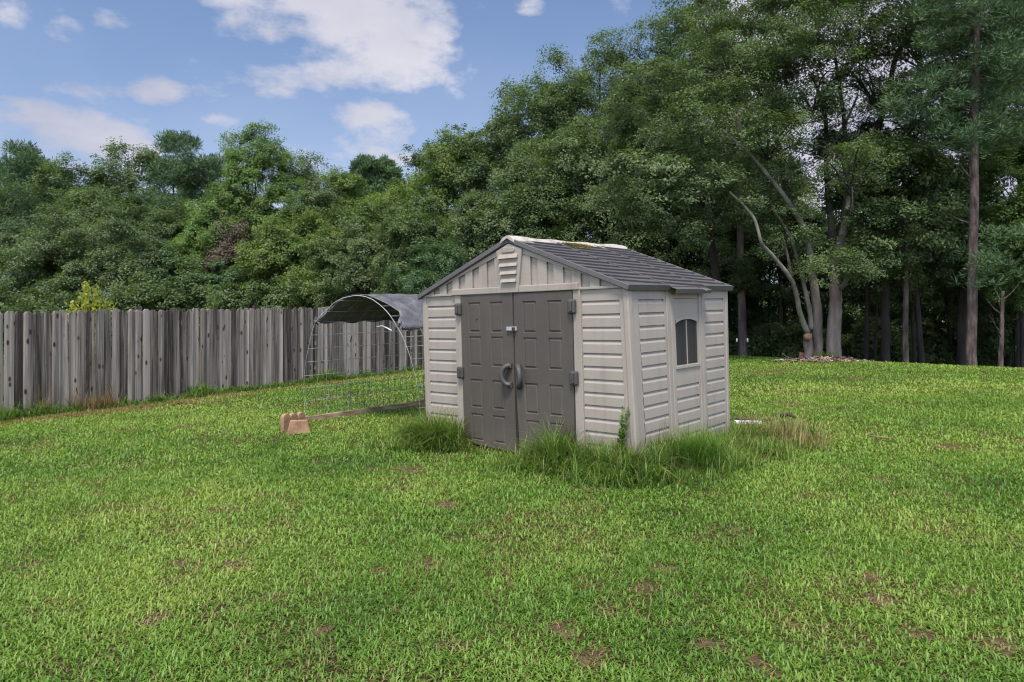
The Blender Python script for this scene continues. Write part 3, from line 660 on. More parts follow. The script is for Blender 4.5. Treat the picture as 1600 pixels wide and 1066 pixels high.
for a_, c_ in zip(y2[:-1], y2[1:]):
    v = [(.010, a_, wtop(a_)), (.010, c_, wtop(c_)), (.010, c_, wtop(c_)+.042), (.010, a_, wtop(a_)+.042)]
    v += [(-.004, p[1], p[2]) for p in v]; b.add(v, [(0,1,2,3), (3,2,6,7), (0,4,5,1)])
win = b.build('window', M_BEIGE)
b = SB(); b.box(-.01, .016, wy0-.03, wy1+.03, wz0-.042, wz0-.004); b.build('sill', M_BEIGE, win, bevel=.003)
M_SHUT = plastic('shutter_resin', (.022, .020, .017), (.034, .030, .026), .9, low=.01)
for (ya, yb) in ((wy0+.003, 1.301), (1.316, wy1-.003)):
    b = SB(); n = 20; ys_ = np.linspace(ya, yb, 5)
    for a_, c_ in zip(ys_[:-1], ys_[1:]):
        tp = (wtop(a_)+wtop(c_))/2
        edge = a_ == ys_[0] or c_ == ys_[-1]
        k = wz0+.002
        while k < tp-.002:
            z1_ = min(k+.024, tp)
            
            b.add([(-.008, a_, k), (-.008, c_, k), (-.016 if not edge else -.008, c_, z1_), (-.016 if not edge else -.008, a_, z1_), (-.022, a_, k), (-.022, c_, k)], [(0,1,2,3), (0,4,5,1)])
            k += .024
    b.build('shutter', M_SHUT, win)
b = SB(); b.box(-.03, .001, 1.302, 1.315, wz0, wtop(1.308)-.003); b.build('mullion', M_BEIGE, win)
b = SB(); b.box(-.10, -.032, wy0-.05, wy1+.05, wz0-.05, wz1+.09); b.build('shutter_backing', M_BLACK, win)

# roof: two slopes of moulded shingles in three panels
def slope(name, sg):
    """sg=+1 the right slope; u runs down the slope from the ridge, v along the ridge"""
    dz = (2.565-1.875); dx = 1.82; Ls = math.hypot(dx, dz); cx_, cz_ = dx/Ls, dz/Ls; nx_, nz_ = cz_, cx_
    def P(u, v, h): return (RX + sg*(u*cx_ + h*nx_), v, 2.578 - u*cz_ + h*nz_)
    rows = 12; cols = [(-.05, .83), (.83, 1.74), (1.74, 2.515)]
    root = None
    for ci, (v0, v1) in enumerate(cols):
        b = SB(); nv = 12; vv = np.linspace(v0+.004, v1-.004, nv)
        Lc = Ls + (.085 if (ci == 1 and sg > 0) else 0)
        def ucurve(i, v):
            t = (v-v0)/(v1-v0); bow = .11*(1-t)**1.6
            base = Lc*i/rows
            return min(Lc, max(.0, base - bow*(0 if i in (0,) else 1) + .03)) if i < rows else Lc
        for i in range(rows):
            top = [P(ucurve(i, v), v, .0+.004*(i == 0)) for v in vv]; bot = [P(ucurve(i+1, v), v, .022) for v in vv]
            nxt = [P(ucurve(i+1, v), v, -.001) for v in vv]
            if ci == 1 and sg > 0 and i >= rows-1:   # the loose lip over the window
                bot = [(p[0], p[1], p[2]-.018-.02*abs(math.sin(k*.9))*(k > nv-4)) for k, p in enumerate(bot)]; nxt = [(p[0]-.01, p[1], p[2]-.05) for p in nxt]
            b.add(top+bot+nxt, [(k, nv+k, nv+k+1, k+1) if sg > 0 else (k, k+1, nv+k+1, nv+k) for k in range(nv-1)] + [(nv+k, 2*nv+k, 2*nv+k+1, nv+k+1) if sg > 0 else (nv+k, nv+k+1, 2*nv+k+1, 2*nv+k) for k in range(nv-1)])
        # flashing rib at the panel joint, thickness below
        b.add([P(0, v0, -.045), P(Ls, v0, -.045), P(Ls, v1, -.045), P(0, v1, -.045), P(0, v0, .004), P(Ls, v0, .012), P(Ls, v1, .012), P(0, v1, .004)], [(0,1,2,3), (0,4,5,1), (1,5,6,2), (2,6,7,3)])
        if ci: b.box(0, 1, 0, 1, 0, 1, T=lambda x, y, z: P(.08+x*(Ls-.085), v0-.012+y*.024, .006+z*.016))
        o = b.build('roof', M_ROOF)
        if ci == 0:
            root = o
    b = SB()
    b.box(0, 1, 0, 1, 0, 1, T=lambda x, y, z: P(.09+x*(Ls-.09), -.062+y*.03, -.042+z*.062)); b.build('roof_trim', M_ROOF, root, bevel=.006)
    b = SB(); b.box(0, 1, 0, 1, 0, 1, T=lambda x, y, z: P(.09+x*(Ls-.09), 2.50+y*.03, -.042+z*.062)); b.build('roof_trim', M_ROOF, root, bevel=.006)
slope('roof', 1); slope('roof', -1)
b = SB()   # ridge cap
vs = np.linspace(-.075, 2.53, 22)
for k, v in enumerate(vs):
    w1 = .125 + .012*math.sin(v*5); sag = -.012*math.sin((v+.075)/2.6*math.pi) + .006*math.sin(v*9)
    for (dx, dz_) in ((-w1, -.062), (-.075, -.012), (0, .012), (.075, -.012), (w1, -.062), (w1, -.085), (0, -.02), (-w1, -.085)):
        b.v.append((RX+dx, v, 2.606+dz_+sag)); 
for k in range(21):
    for m in range(8): b.f.append((k*8+m, k*8+(m+1) % 8, (k+1)*8+(m+1) % 8, (k+1)*8+m)); b.c.append(.5)
b.f.append(tuple(range(8))[::-1]); b.f.append(tuple(21*8+m for m in range(8))); b.c += [.5, .5]
b.build('ridge_cap', M_RIDGE)
# leaf litter lying on the ridge
n = 900; ss = rng.normal(size=n)*.14+1.18; tt_ = np.abs(rng.normal(size=n))*.10+.10
Pn = np.array([warp(RX+tt_[i]*.95, float(ss[i]), 2.60-.37*tt_[i]+.012*rng.random()) for i in range(n)])
Mn = np.array(MS); Pn = Pn @ Mn[:3, :3].T + Mn[:3, 3]
A_ = rng.normal(size=(n, 3)); A_[:, 2] *= .25; A_ /= np.linalg.norm(A_, axis=1)[:, None]; B_ = np.cross(A_, [0, 0, 1.]); l = (.008+.016*rng.random(n))[:, None]
V = np.stack([Pn-A_*l, Pn+B_*l*.4, Pn+A_*l, Pn-B_*l*.4], 1).reshape(-1, 3)
o = raw_mesh('leaf_litter', V, 4, [(0, 1, 2, 3)], rng.random(n), L_DRY); tag(o, 'brown dead leaves lying on the cream ridge of the shed roof', 'leaf litter', kind='stuff')

# ------------------------------------------------------------------ fence
fb = np.array([FA[0], FA[1], float(gz(*FA))])
fence = thing('wooden_fence', 'weathered grey dog-eared board fence running along the left of the lawn', 'fence', fb)
q0, q1 = -4.6, 13.6
posts_q = []
pq = 2.44; 
base_q = .0 + (14.4-12.4)/FD[1]
for k in range(-3, 6): posts_q.append(base_q + k*2.68)
def fpt(q, off, z): p = FA + FD*q + FN*off; return (p[0], p[1], float(gz(p[0], p[1])) + z)
q = q0; boards = []
while q < q1:
    w_ = .141 + .010*rng.random(); boards.append((q, w_)); q += w_ + .002 + (.008 if rng.random() < .25 else .0)
edges_ = [q0-1] + [p for p in posts_q if q0 < p < q1] + [q1+1]
for a_, c_ in zip(edges_[:-1], edges_[1:]):
    b = MB()
    for (qq, w_) in boards:
        if not (a_ <= qq + w_/2 < c_): continue
        T = .017; off = .0 + .006*rng.normal(); H = 1.83 + .012*rng.normal(); cup = .009*rng.normal(); tl = .006*rng.normal(); ear = .045; vr = float(rng.random())
        us = [0, .25, .5, .75, 1]; prof = [(u, off + cup*(1-(2*u-1)**2)*1.6 + (u-.5)*.010*rng.normal()) for u in us]
        fr = []; 
        for zz in (.02, H-ear, H):
            for u, o_ in prof:
                uu = u
                if zz == H: uu = .5+(u-.5)*.46
                fr.append((qq+uu*w_+tl*zz, o_, zz))
        vf = [fpt(*p) for p in fr]; vb = [fpt(p[0], p[1]-T, p[2]) for p in fr]; n = 15
        fs = [(r*5+k, r*5+k+1, (r+1)*5+k+1, (r+1)*5+k) for r in (0, 1) for k in range(4)]
        fs += [tuple(n+i for i in f[::-1]) for f in fs]
        rim = [0,1,2,3,4,9,14,13,12,11,10,5]; fs += [(rim[i], rim[(i+1) % 12], n+rim[(i+1) % 12], n+rim[i]) for i in range(12)]
        b.add(vf+vb, fs, vr)
    b.build('board_panel', M_FENCE, fence)
for zz in (.35, .95, 1.55):
    b = MB(); P = []
    v = [fpt(q0, -.03, zz-.045), fpt(q0, -.07, zz-.045), fpt(q0, -.07, zz+.045), fpt(q0, -.03, zz+.045), fpt(q1, -.03, zz-.045), fpt(q1, -.07, zz-.045), fpt(q1, -.07, zz+.045), fpt(q1, -.03, zz+.045)]
    b.add(v, [(0,1,2,3), (4,7,6,5), (0,4,5,1), (1,5,6,2), (2,6,7,3), (3,7,4,0)]); b.build('rail', M_FENCE, fence)
for p in posts_q:
    if not q0 < p < q1: continue
    b = MB(); v = []
    for zz in (-.1, 1.90):
        for (dq, do) in ((-.05, -.075), (.05, -.075), (.05, -.17), (-.05, -.17)): v.append(fpt(p+dq, do, zz))
    b.add(v, [(0,3,2,1), (4,5,6,7)] + [(k, (k+1) % 4, 4+(k+1) % 4, 4+k) for k in range(4)], .69); b.build('post', M_FENCE, fence)

# ------------------------------------------------------------------ hoop pen with shade cloth
PL = np.array([-3.15, 11.26]); PR = np.array([-1.25, 10.2]); PA = HH[:2]/np.linalg.norm(HH[:2])
PROF = [(-.014,0),(-.03,.30),(-.034,.52),(-.030,.73),(-.015,.944),(.011,1.152),(.037,1.348),(.072,1.537),(.12,1.63),(.178,1.71),(.248,1.825),(.331,1.893),(.446,1.925),(.524,1.905),(.596,1.85),(.667,1.755),(.72,1.66),(.763,1.555),(.80,1.443),(.838,1.333),(.867,1.207),(.904,1.03),(.929,.856),(.955,.696),(.98,.35),(.99,0)]
PROF = np.array(PROF); PLEN = 3.5
def arch_pt(i, l, out=0.):
    i0 = int(min(max(math.floor(i), 0), len(PROF)-2)); f_ = i-i0; s, h = PROF[i0]*(1-f_)+PROF[i0+1]*f_
    c = np.array([.46, .9]); dv = np.array([(s-c[0])*2.18, h-c[1]]); dv /= np.linalg.norm(dv)+1e-6
    p = PL + (PR-PL)*s + PA*l; p = p + (PR-PL)/2.18*dv[0]*out
    return np.array([p[0], p[1], float(gz(p[0], p[1])) + h + dv[1]*out])
pen = thing('hoop_pen', 'arched wire panel pen with a black shade cloth roof behind the shed', 'animal pen', (PL[0], PL[1], float(gz(*PL))))
NP = len(PROF)-1
b = MB()
b.tube([arch_pt(i, 0) for i in np.linspace(0, NP, 60)], [.0020+.0034*min(1, max(0, (i-4)/4), 1)*min(1, max(0, (NP-2-i)/5)) for i in np.linspace(0, NP, 60)], 6); b.build('hoop', M_METAL, pen, smooth=True)
b = MB()
for l in np.arange(.4, PLEN+.01, .4): b.tube([arch_pt(i, l) for i in np.linspace(0, NP, 34)], .0024, 5, cap=False)
hs_ = [1.08, 2.0, 2.9, 3.9, 4.9, 5.95, 7.0, 8.8, 10.4, 12, 13.5, 15, 16.5, 18, 19.2, 20.2, 21.2, 22.2, 23.2, 24.1]
for i in hs_: b.tube([arch_pt(i, l) for l in np.linspace(0, PLEN, 5)], .0052, 5, cap=False)
b.build('wire_panel', M_WIRE, pen)
b = MB()
for side in (0, 1):
    f_ = (lambda t: t*2.0) if side == 0 else (lambda t: NP-t*2.0)
    for l in np.arange(.06, PLEN, .13): b.tube([arch_pt(f_(t), l, -.012) for t in (0, .5, 1)], .0042, 5, cap=False)
    for t in (.3, .65, .95): b.tube([arch_pt(f_(t), l, -.012) for l in np.linspace(0, PLEN, 4)], .0024, 5, cap=False)
b.build('welded_mesh', M_MESH, pen)
b = MB(); ni, nl = 46, 60
I = np.linspace(7.0, 18.15, ni)
for a_ in range(ni):
    edge = max(0, math.sin(a_*.55)*.03 + .02*rng.random())
    ef = .02 + .13*math.sin(math.pi*min(1, max(0, (a_/(ni-1)-.62)/.33))) + .05*math.sin(math.pi*min(1, max(0, (.4-a_/(ni-1))/.4)))
    for l_ in range(nl):
        l = edge + ef + (PLEN+.05-edge-ef)*l_/(nl-1); wv = .005*math.sin(l*6+a_*.5)+.004*math.sin(l*23+a_*.35)+.006*rng.random()
        p = arch_pt(I[a_], l, .018+wv)
        if a_ in (0, ni-1): p = p + np.array([0, 0, -.035*abs(math.sin(l*7))-.01*rng.random()])
        b.v.append(tuple(p))
for a_ in range(ni-1):
    for l_ in range(nl-1): b.f.append((a_*nl+l_, (a_+1)*nl+l_, (a_+1)*nl+l_+1, a_*nl+l_+1)); b.c.append(.5)
cl = b.build('shade_cloth', M_CLOTH, pen, smooth=True)
sm = cl.modifiers.new('solid', 'SOLIDIFY'); sm.thickness = .006
for i_ in (7.0, 18.1):
    b = MB(); p = arch_pt(i_, .03, .03)
    for k in range(7): b.tube([p, p+rng.normal(size=3)*.035, p+rng.normal(size=3)*.06], [.018, .014, .004], 6)
    b.build('cloth_knot', M_CLOTH, pen)
for side, s in ((0, -.014), (1, .99)):
    b = MB(); d = (PR-PL)/np.linalg.norm(PR-PL)
    p0 = PL+(PR-PL)*s - PA*.1; p1 = PL+(PR-PL)*s + PA*(PLEN+.05)
    v = []
    for p in (p0, p1):
        for (o_, z) in ((-.03, -.02), (.03, -.02), (.03, .085), (-.03, .085)): q_ = p+d*o_; v.append((q_[0], q_[1], float(gz(*q_))+z))
    b.add(v, [(0,1,2,3), (4,7,6,5), (0,4,5,1), (1,5,6,2), (2,6,7,3), (3,7,4,0)]); b.build('base_board', M_BOARD, pen, bevel=.004)
b = MB(); pe = PL + PA*2.32 + (PR-PL)/2.18*.08
b.box(pe[0]-.045, pe[0]+.045, pe[1]-.02, pe[1]+.02, float(gz(*pe))-.02, float(gz(*pe))+.25); b.build('stake', M_BOARD, pen, bevel=.004)
b = MB(); A0, A1 = at(589, 510.5, 11.0), at(612, 516.5, 10.8)
b.tube([A0, A0*.6+A1*.4+np.array([0, 0, .035]), A1], .010, 6); b.build('bent_pipe', M_WHITE, pen, smooth=True)

# edging blocks
def blk_T(px, py, D, yaw):
    c = hit(px, py); M = Matrix.Translation(Vector([float(v) for v in c])) @ Matrix.Rotation(yaw, 4, 'Z'); return M
Mb = blk_T(467, 678, 0, .30)
t = thing('edging_block', 'tapered tan concrete edging block at the near corner of the wire pen', 'block', mat=Mb)
b = MB(); v = [(-.16,-.05,0),(.16,-.05,0),(.16,.05,0),(-.16,.05,0),(-.115,-.045,.19),(.115,-.045,.19),(.115,.045,.19),(-.115,.045,.19)]
b.add(v, [(3,2,1,0), (4,5,6,7), (0,1,5,4), (1,2,6,5), (2,3,7,6), (3,0,4,7)]); b.build('block_body', M_TERRA, t, local=True, bevel=.008)
Mb = blk_T(446, 674, 0, 0.95)
t = thing('scalloped_edging', 'tan concrete garden edging with three scalloped round tops leaning by the wire pen', 'block', mat=Mb)
for k in range(3):
    b = MB(); x0 = .0+.13*k; n = 14
    prof = [(x0-.06, 0), (x0+.06, 0)] + [(x0+.062*math.cos(g), .19+.062*math.sin(g)) for g in np.linspace(0, math.pi, n)]
    m = len(prof); b.add([(x, -.035, z) for x, z in prof]+[(x, .035, z) for x, z in prof], [tuple(range(m)), tuple(m+i for i in range(m))[::-1]] + [(i, m+i, m+(i+1) % m, (i+1) % m) for i in range(m)])
    b.build('scallop', M_TERRA, t, local=True, bevel=.006)

# debris right of the shed
c = hit(1163, 671)
b = MB(); v = [(-.16,-.035,.0),(.17,-.06,.0),(.15,.05,0),(-.17,.035,0)]; v2 = [(x, y, .035+.01*(i % 2)) for i, (x, y, z) in enumerate(v)]
b.add([(x, y, z) for x, y, z in v]+v2, [(3,2,1,0), (4,5,6,7)]+[(k, (k+1) % 4, 4+(k+1) % 4, 4+k) for k in range(4)])
t = thing('broken_slab', 'small white broken slab lying in the grass by the right wall of the shed', 'slab', c+np.array([0, -.12, .09])); b.build('slab_body', M_WHITE, t, local=True, bevel=.006)
def stick(label, pts, r, mat):
    p0 = pts[0]; t = thing('stick', label, 'stick', p0); b = MB(); b.tube(pts, [r*(1-.4*i/(len(pts)-1)) for i in range(len(pts))], 6); b.build('stick_body', mat, t, smooth=True)
def g3(px, py, up): p = hit(px, py); return p + np.array([0, 0, up])
stick('long brown board edge lying in the weeds right of the shed', [g3(1142, 657, .03), g3(1175, 659, .03), g3(1212, 658, .02)], .018, M_BARK_PINE)
stick('dark thick stick lying at the right end of the weed patch', [g3(1220, 657, .06), g3(1232, 656, .075), g3(1243, 658, .05)], .03, M_BARK_DARK_SHADE)
stick('thin dead stick arching off the weed patch onto the lawn', [g3(1222, 664, .05), g3(1245, 672, .06), g3(1262, 674, .02)], .008, M_BARK_PINE)
stick('pale thin twig lying on the open lawn right of the shed', [g3(1355, 684, .03), g3(1375, 687, .03), g3(1397, 689, .03)], .009, M_CHIP)
Zd = [(hit(1232, 664)[:2], .25, .16, 260, .5), (hit(1180, 655)[:2], .35, .16, 200, .6)]
tall_zone('cut_grass_heap', L_DRY, 'heap of dried cut grass on the lawn right of the shed', 'dead grass', Zd, 0, (.1, .3), (.004, .008), (.8, 1.5))

# ------------------------------------------------------------------ trees
def leaves_at(centers, outs, n_leaf, rs, ls, flat, kind, up=.55):
    """sprays: each centre carries n_leaf leaves spread in a flattened cloud"""
    k = len(centers); n = k*n_leaf
    Cn = np.repeat(centers, n_leaf, 0); On = np.repeat(outs, n_leaf, 0)
    g = rng.normal(size=(n, 3)); g /= np.linalg.norm(g, axis=1)[:, None]; g *= (rng.random(n)**.45)[:, None]
    g[:, 2] *= flat
    rs_ = np.repeat(rs*(.7+.6*rng.random(k)), n_leaf)[:, None]
    P = Cn + g*rs_
    rn = rng.normal(size=(n, 3))
    if kind == 'pine':
        d = g + rn*.25 + np.array([0, 0, .35]); d /= np.linalg.norm(d, axis=1)[:, None]
        s = np.cross(d, rn); s /= np.linalg.norm(s, axis=1)[:, None]+1e-6
        l = (ls*1.25*(.7+.6*rng.random(n)))[:, None]; w_ = l*.16
    else:
        nr = On*.5 + np.array([0, 0, up]) + rn*.34; nr /= np.linalg.norm(nr, axis=1)[:, None]
        d = np.cross(nr, rng.normal(size=(n, 3))); d /= np.linalg.norm(d, axis=1)[:, None]+1e-6
        s = np.cross(nr, d); l = (ls*.5*(.6+.8*rng.random(n)))[:, None]; w_ = l*.56
    V = np.stack([P-d*l, P+s*w_, P+d*l, P-s*w_], 1).reshape(-1, 3)
    var = np.clip(np.repeat(rng.random(k), n_leaf)*.66 + rng.random(n)*.34, 0, 1)
    return V, var
def make_crown(env, rb, rs, ls, n_leaf, dens=1.0, flat=.6, kind='broad', nsp=14, face=.5, droop=0.):
    """env: ellipsoids (c, r). returns bough centres, leaf vertices and values"""
    BC = []; VV = []; AA = []
    for c, r in env:
        c = np.array(c, float); r = np.array(r, float)
        area = 4*math.pi*((r[0]*r[1])**1.6/3 + (r[0]*r[2])**1.6/3 + (r[1]*r[2])**1.6/3)**(1/1.6)
        nb = max(3, int(area/(math.pi*rb*rb)*.95*dens))
        d = rng.normal(size=(nb*4, 3)); d /= np.linalg.norm(d, axis=1)[:, None]
        tocam = -c/np.linalg.norm(c); keep = (d @ tocam > -.25) | (rng.random(len(d)) > face); d = d[keep][:nb]
        rad = .62+.42*rng.random(len(d)); bc = c + d*r*rad[:, None]
        g0 = gz(bc[:, 0], bc[:, 1]) + .3; bc[:, 2] = np.maximum(bc[:, 2], g0)
        k = len(bc); m = nsp
        rr = rb*(.65+.7*rng.random(k))
        dd = rng.normal(size=(k, m, 3)); dd[:, :, 2] += .35; dd += d[:, None, :]*.6; dd /= np.linalg.norm(dd, axis=2)[:, :, None]
        sc_ = bc[:, None, :] + dd*(rr[:, None, None])*(.55+.5*rng.random((k, m, 1)))*np.array([1, 1, .62+.25*(nsp > 13)])
        sc_[:, :, 2] -= droop*((sc_[:, :, 0]-bc[:, None, 0])**2+(sc_[:, :, 1]-bc[:, None, 1])**2)
        sc_ = sc_.reshape(-1, 3); dd = dd.reshape(-1, 3)
        V, a_ = leaves_at(sc_, dd, n_leaf, rs, ls, flat, kind)
        BC.append(bc); VV.append(V); AA.append(a_)
    return np.concatenate(BC), np.concatenate(VV), np.concatenate(AA)
NL = [0]
def limb(b, P, r0, r1, n=6, wob=.03):
    """smooth tapered limb through points"""
    P = [np.array(p, float) for p in P]; out = []
    for i in range(len(P)-1):
        p0 = P[max(i-1, 0)]; p1 = P[i]; p2 = P[i+1]; p3 = P[min(i+2, len(P)-1)]
        for t_ in np.linspace(0, 1, 4, endpoint=False):
            out.append(.5*((2*p1)+(-p0+p2)*t_+(2*p0-5*p1+4*p2-p3)*t_**2+(-p0+3*p1-3*p2+p3)*t_**3))
    out.append(P[-1]); m = len(out)
    out = [p + (rng.normal(size=3)*wob*r0 if 0 < i < m-1 else 0) for i, p in enumerate(out)]
    b.tube(out, [r0+(r1-r0)*i/(m-1) for i in range(m)], n)
def tree(name, label, px, D, top, R_, low=.0, mat=L_OAK, bark=M_BARK_DARK_SHADE, kind='broad', rb=None, ls=None, n_leaf=34, dens=1.0, lobes=3, group=None, tr=.12, squash=1.0, cat='tree', flat=.8, shape='dome', nsp=16, limbs=8, lean=0.):
    ft = foot(px, D); topz = CZ + (HY-top)/F*D; H = topz-ft[2]
    t = thing(name, label, cat, ft, group=group)
    lowz = ft[2]+low; ch = topz-lowz; c = np.array([ft[0], ft[1], lowz+ch*.5])
    env = []
    if shape == 'dome':
        env.append((c+[0, 0, ch*.03], (R_*.86, R_*.8*squash, ch*.44)))
        for k in range(lobes):
            g = rng.random()*6.28; q = .25+.5*rng.random(); rr = R_*(.38+.22*rng.random())
            env.append((c+[math.cos(g)*R_*.55, math.sin(g)*R_*.4*squash, ch*(q-.5)*.9], (rr, rr*squash, ch*.2*(.8+.5*rng.random()))))
        rr = R_*.42; env.append((np.array([ft[0]+lean+(rng.random()-.5)*R_*.5, ft[1], topz-ch*.13]), (rr, rr, ch*.13)))
    elif shape == 'cone':
        for k in range(6):
            q = (k+.5)/6; rr = R_*(1.02-q*.82); env.append((np.array([ft[0]+(rng.random()-.5)*R_*.25, ft[1], lowz+ch*q]), (rr, rr, ch*.10)))
    elif shape == 'high':     # a crown on a tall bare trunk, in tiers
        for k in range(5):
            g = rng.random()*6.28; q = (k+.6)/5.4; rr = R_*(.55+.25*rng.random())*(1.1-.45*q); env.append((np.array([ft[0]+lean+math.cos(g)*R_*.35, ft[1]+math.sin(g)*R_*.3, lowz+ch*q]), (rr, rr, ch*.12)))
    rb = rb or min(1.5, max(.5, R_*.3)); ls = ls or (.075 if D < 27 else .088 if D < 36 else .11 if D < 48 else .14)
    n_leaf = int(n_leaf*1.5)
    rs = rb*.42
    bc, V, a_ = make_crown(env, rb, rs, ls, n_leaf, dens, flat, kind, nsp)
    NL[0] += len(a_)
    raw_mesh('crown', V, 4, [(0, 1, 2, 3)], a_, mat, t)
    b = MB(); tp = np.array([ft[0]+lean, ft[1], topz-ch*.12])
    mid = (ft+tp)/2+np.array([rng.normal()*.12*R_*.3, rng.normal()*.1, 0])
    limb(b, [ft-[0, 0, .1], ft*.7+mid*.3, mid, tp*.6+mid*.4, tp], tr, tr*.2, 8)
    idx = rng.permutation(len(bc))[:limbs]
    for i in idx:
        e_ = bc[i]; q = np.clip((e_[2]-ft[2])/(tp[2]-ft[2])-.22, .12, .9); s_ = ft+(tp-ft)*q
        limb(b, [s_, (s_+e_)/2+[0, 0, .12*np.linalg.norm(e_-s_)], e_], tr*(.5-.3*q), tr*.07, 5)
    b.build('trunk', bark, t, smooth=True)
    return t

# --- left wood beyond the fence: skyline trees
tree('pine_tree', 'feathery dark pine at the far left edge of the skyline', 25, 52, 248, 4.2, 1, L_PINE, kind='pine', lobes=3)
tree('oak_tree', 'mid green wood edge tree just outside the left picture edge', -90, 46, 262, 4.6, .3, L_OAK)
tree('oak_tree', 'grey green wood edge tree far outside the left picture edge', -230, 43, 280, 5.0, .3, L_OAKG)
tree('pine_tree', 'dark pine with a double feathered tip right of the leftmost one', 72, 54, 246, 3.2, 1, L_PINE, kind='pine', lobes=3)
tree('oak_tree', 'round topped dark oak left of the pale tree tips above the fence', 112, 48, 254, 3.6, .5, L_OAK)
tree('oak_tree', 'tall thin topped green tree left of the big dark pine', 205, 50, 227, 3.6, .5, L_OAK, dens=.95)
tree('pine_tree', 'big dense dark pine left of the bright green maple', 272, 46, 222, 4.0, .5, L_PINE, kind='pine', lobes=4, rb=1.0)
tree('oak_tree', 'small blue green tree top between the dark pine and the maple', 326, 56, 262, 3.0, 1, L_COOL)
tree('maple_tree', 'bright green tall maple with pointed crown standing over the left wood', 398, 44, 209, 3.1, 2.5, L_MAPLE, dens=1.0, rb=.8, lobes=4)
tree('oak_tree', 'grey green tree at the right shoulder of the bright maple', 474, 46, 250, 3.2, .5, L_OAKG)
tree('oak_tree', 'yellow green low topped tree right of the maple on the skyline', 535, 44, 276, 3.0, .5, L_YEL)
tree('pine_tree', 'small dark pine tip poking above the middle of the skyline', 590, 48, 246, 2.5, 3, L_PINE, kind='pine')
# lower front mass on the left
LOW = [(20,42,300,3.6,L_DARK),(60,40,372,2.6,L_OAKG),(5,38,400,2.4,L_OAK),(105,38,340,3.0,L_OAKG),(175,37,352,2.9,L_OAKG),(150,42,300,3.4,L_OAK),(235,38,385,2.2,L_DARK),(225,43,300,3.0,L_OAK),(290,38,400,2.0,L_COOL),(330,40,330,2.4,L_MAPLE),
       (350,36,418,1.6,L_COOL),(405,37,395,1.8,L_OAK),(430,39,345,2.4,L_OAK),(455,36,335,2.4,L_YEL),(500,38,310,2.4,L_OAK),(505,34,365,1.9,L_YEL),(560,36,330,2.5,L_OAK),(560,33,350,2.0,L_OAKG),(615,35,300,2.6,L_YEL)]
LT = ['dark rounded tree above the far left end of the fence','pale grey green rounded tree above the left end of the fence','low dark green tree at the left picture edge over the fence','broad grey green tree behind the leftmost yellow shrub','dense grey green tree directly above the yellow shrub',
      'mid green tree high behind the yellow shrub','low dark bushy tree right of the yellow shrub','tall mid green tree below the big dark pine','low bluish green tree in front of the dark pine','light green leafy tree under the left side of the maple',
      'small bluish bush tree just above the thin pale shrub','low dark green tree below the middle of the maple','mid green tree under the right side of the maple','yellow tinged bushy tree left of the pen roof','tall mid green tree behind the left of the pen roof',
      'yellow green bushy tree directly above the left end of the pen','tall dark green tree over the pen roof','pale grey green tree directly above the pen roof','yellow green tree above the left roof corner of the shed']
for (px, D, top, r_, m_), lb in zip(LOW, LT): tree('oak_tree' if D > 36 else 'bushy_tree', lb, px, D, top, r_, .0, m_, n_leaf=36, limbs=4)
tree('dead_shrub', 'brown leafless dead tree inside the wood below the maple', 362, 37.2, 340, 1.15, 2.4, L_BROWN, n_leaf=9, ls=.10, dens=.7, limbs=22)
# middle: rising skyline
MID = [('oak_tree','dark topped thin tree poking up left of the tall middle trees',690,40,192,2.3,5,L_DARK,.9,'high'),
       ('oak_tree','yellow green tree filling the skyline below the dark thin top',700,37,222,3.0,.5,L_YEL,1,'dome'),
       ('oak_tree','olive green tree on the rising skyline left of the tall oaks',758,37,196,2.8,.5,L_OAK,1,'dome'),
       ('oak_tree','mid green tree on the rising skyline just above the shed roof peak',812,36,142,2.8,.5,L_OAKG,1,'dome'),
       ('oak_tree','tall round topped oak left of centre of the high canopy',868,34,125,2.7,.5,L_OAK,1,'dome'),
       ('oak_tree','tallest dense oak above the right half of the shed roof',938,34,44,2.8,.8,L_OAK,1,'dome'),
       ('oak_tree','tall dark oak behind the tallest one, at its right shoulder',1000,33,62,2.4,.5,L_DARK,1,'dome'),
       ('oak_tree','very tall dark oak left of the big multi stemmed tree',1062,32,22,2.8,.5,L_OAK,1,'dome'),
       ('oak_tree','towering grey green oak whose top leaves the picture left of the big tree',1125,31,-30,3.0,1.5,L_OAKG,.9,'dome'),
       ('bushy_tree','bluish green bushy tree close behind the left slope of the shed roof',690,25,385,1.2,.0,L_COOL,1,'dome'),
       ('bushy_tree','olive tree low behind the left roof edge of the shed',745,28,318,1.9,.0,L_OAK,1,'dome'),
       ('bushy_tree','mid green bushy tree left above the pen roof end',655,31,318,2.0,.0,L_OAK,1,'dome'),
       ('oak_tree','leafy green oak directly above the shed roof peak',805,28,235,2.3,1,L_OAKG,1,'dome'),
       ('oak_tree','dark leafy oak behind the middle of the shed ridge',880,27,210,2.3,1,L_OAK,1,'dome'),
       ('oak_tree','spreading oak with pale leaves above the right roof slope',965,27,190,2.4,1.5,L_OAKG,1,'dome'),
       ('oak_tree','dark shaded oak behind the right end of the shed ridge',1040,29,170,2.6,1.0,L_DARK,1,'dome')]
for (nm, lb, px, D, top, r_, lo, m_, de, shp) in MID: tree(nm, lb, px, D, top, r_, lo, m_, dens=de, shape=shp, n_leaf=36, limbs=7, lobes=4)

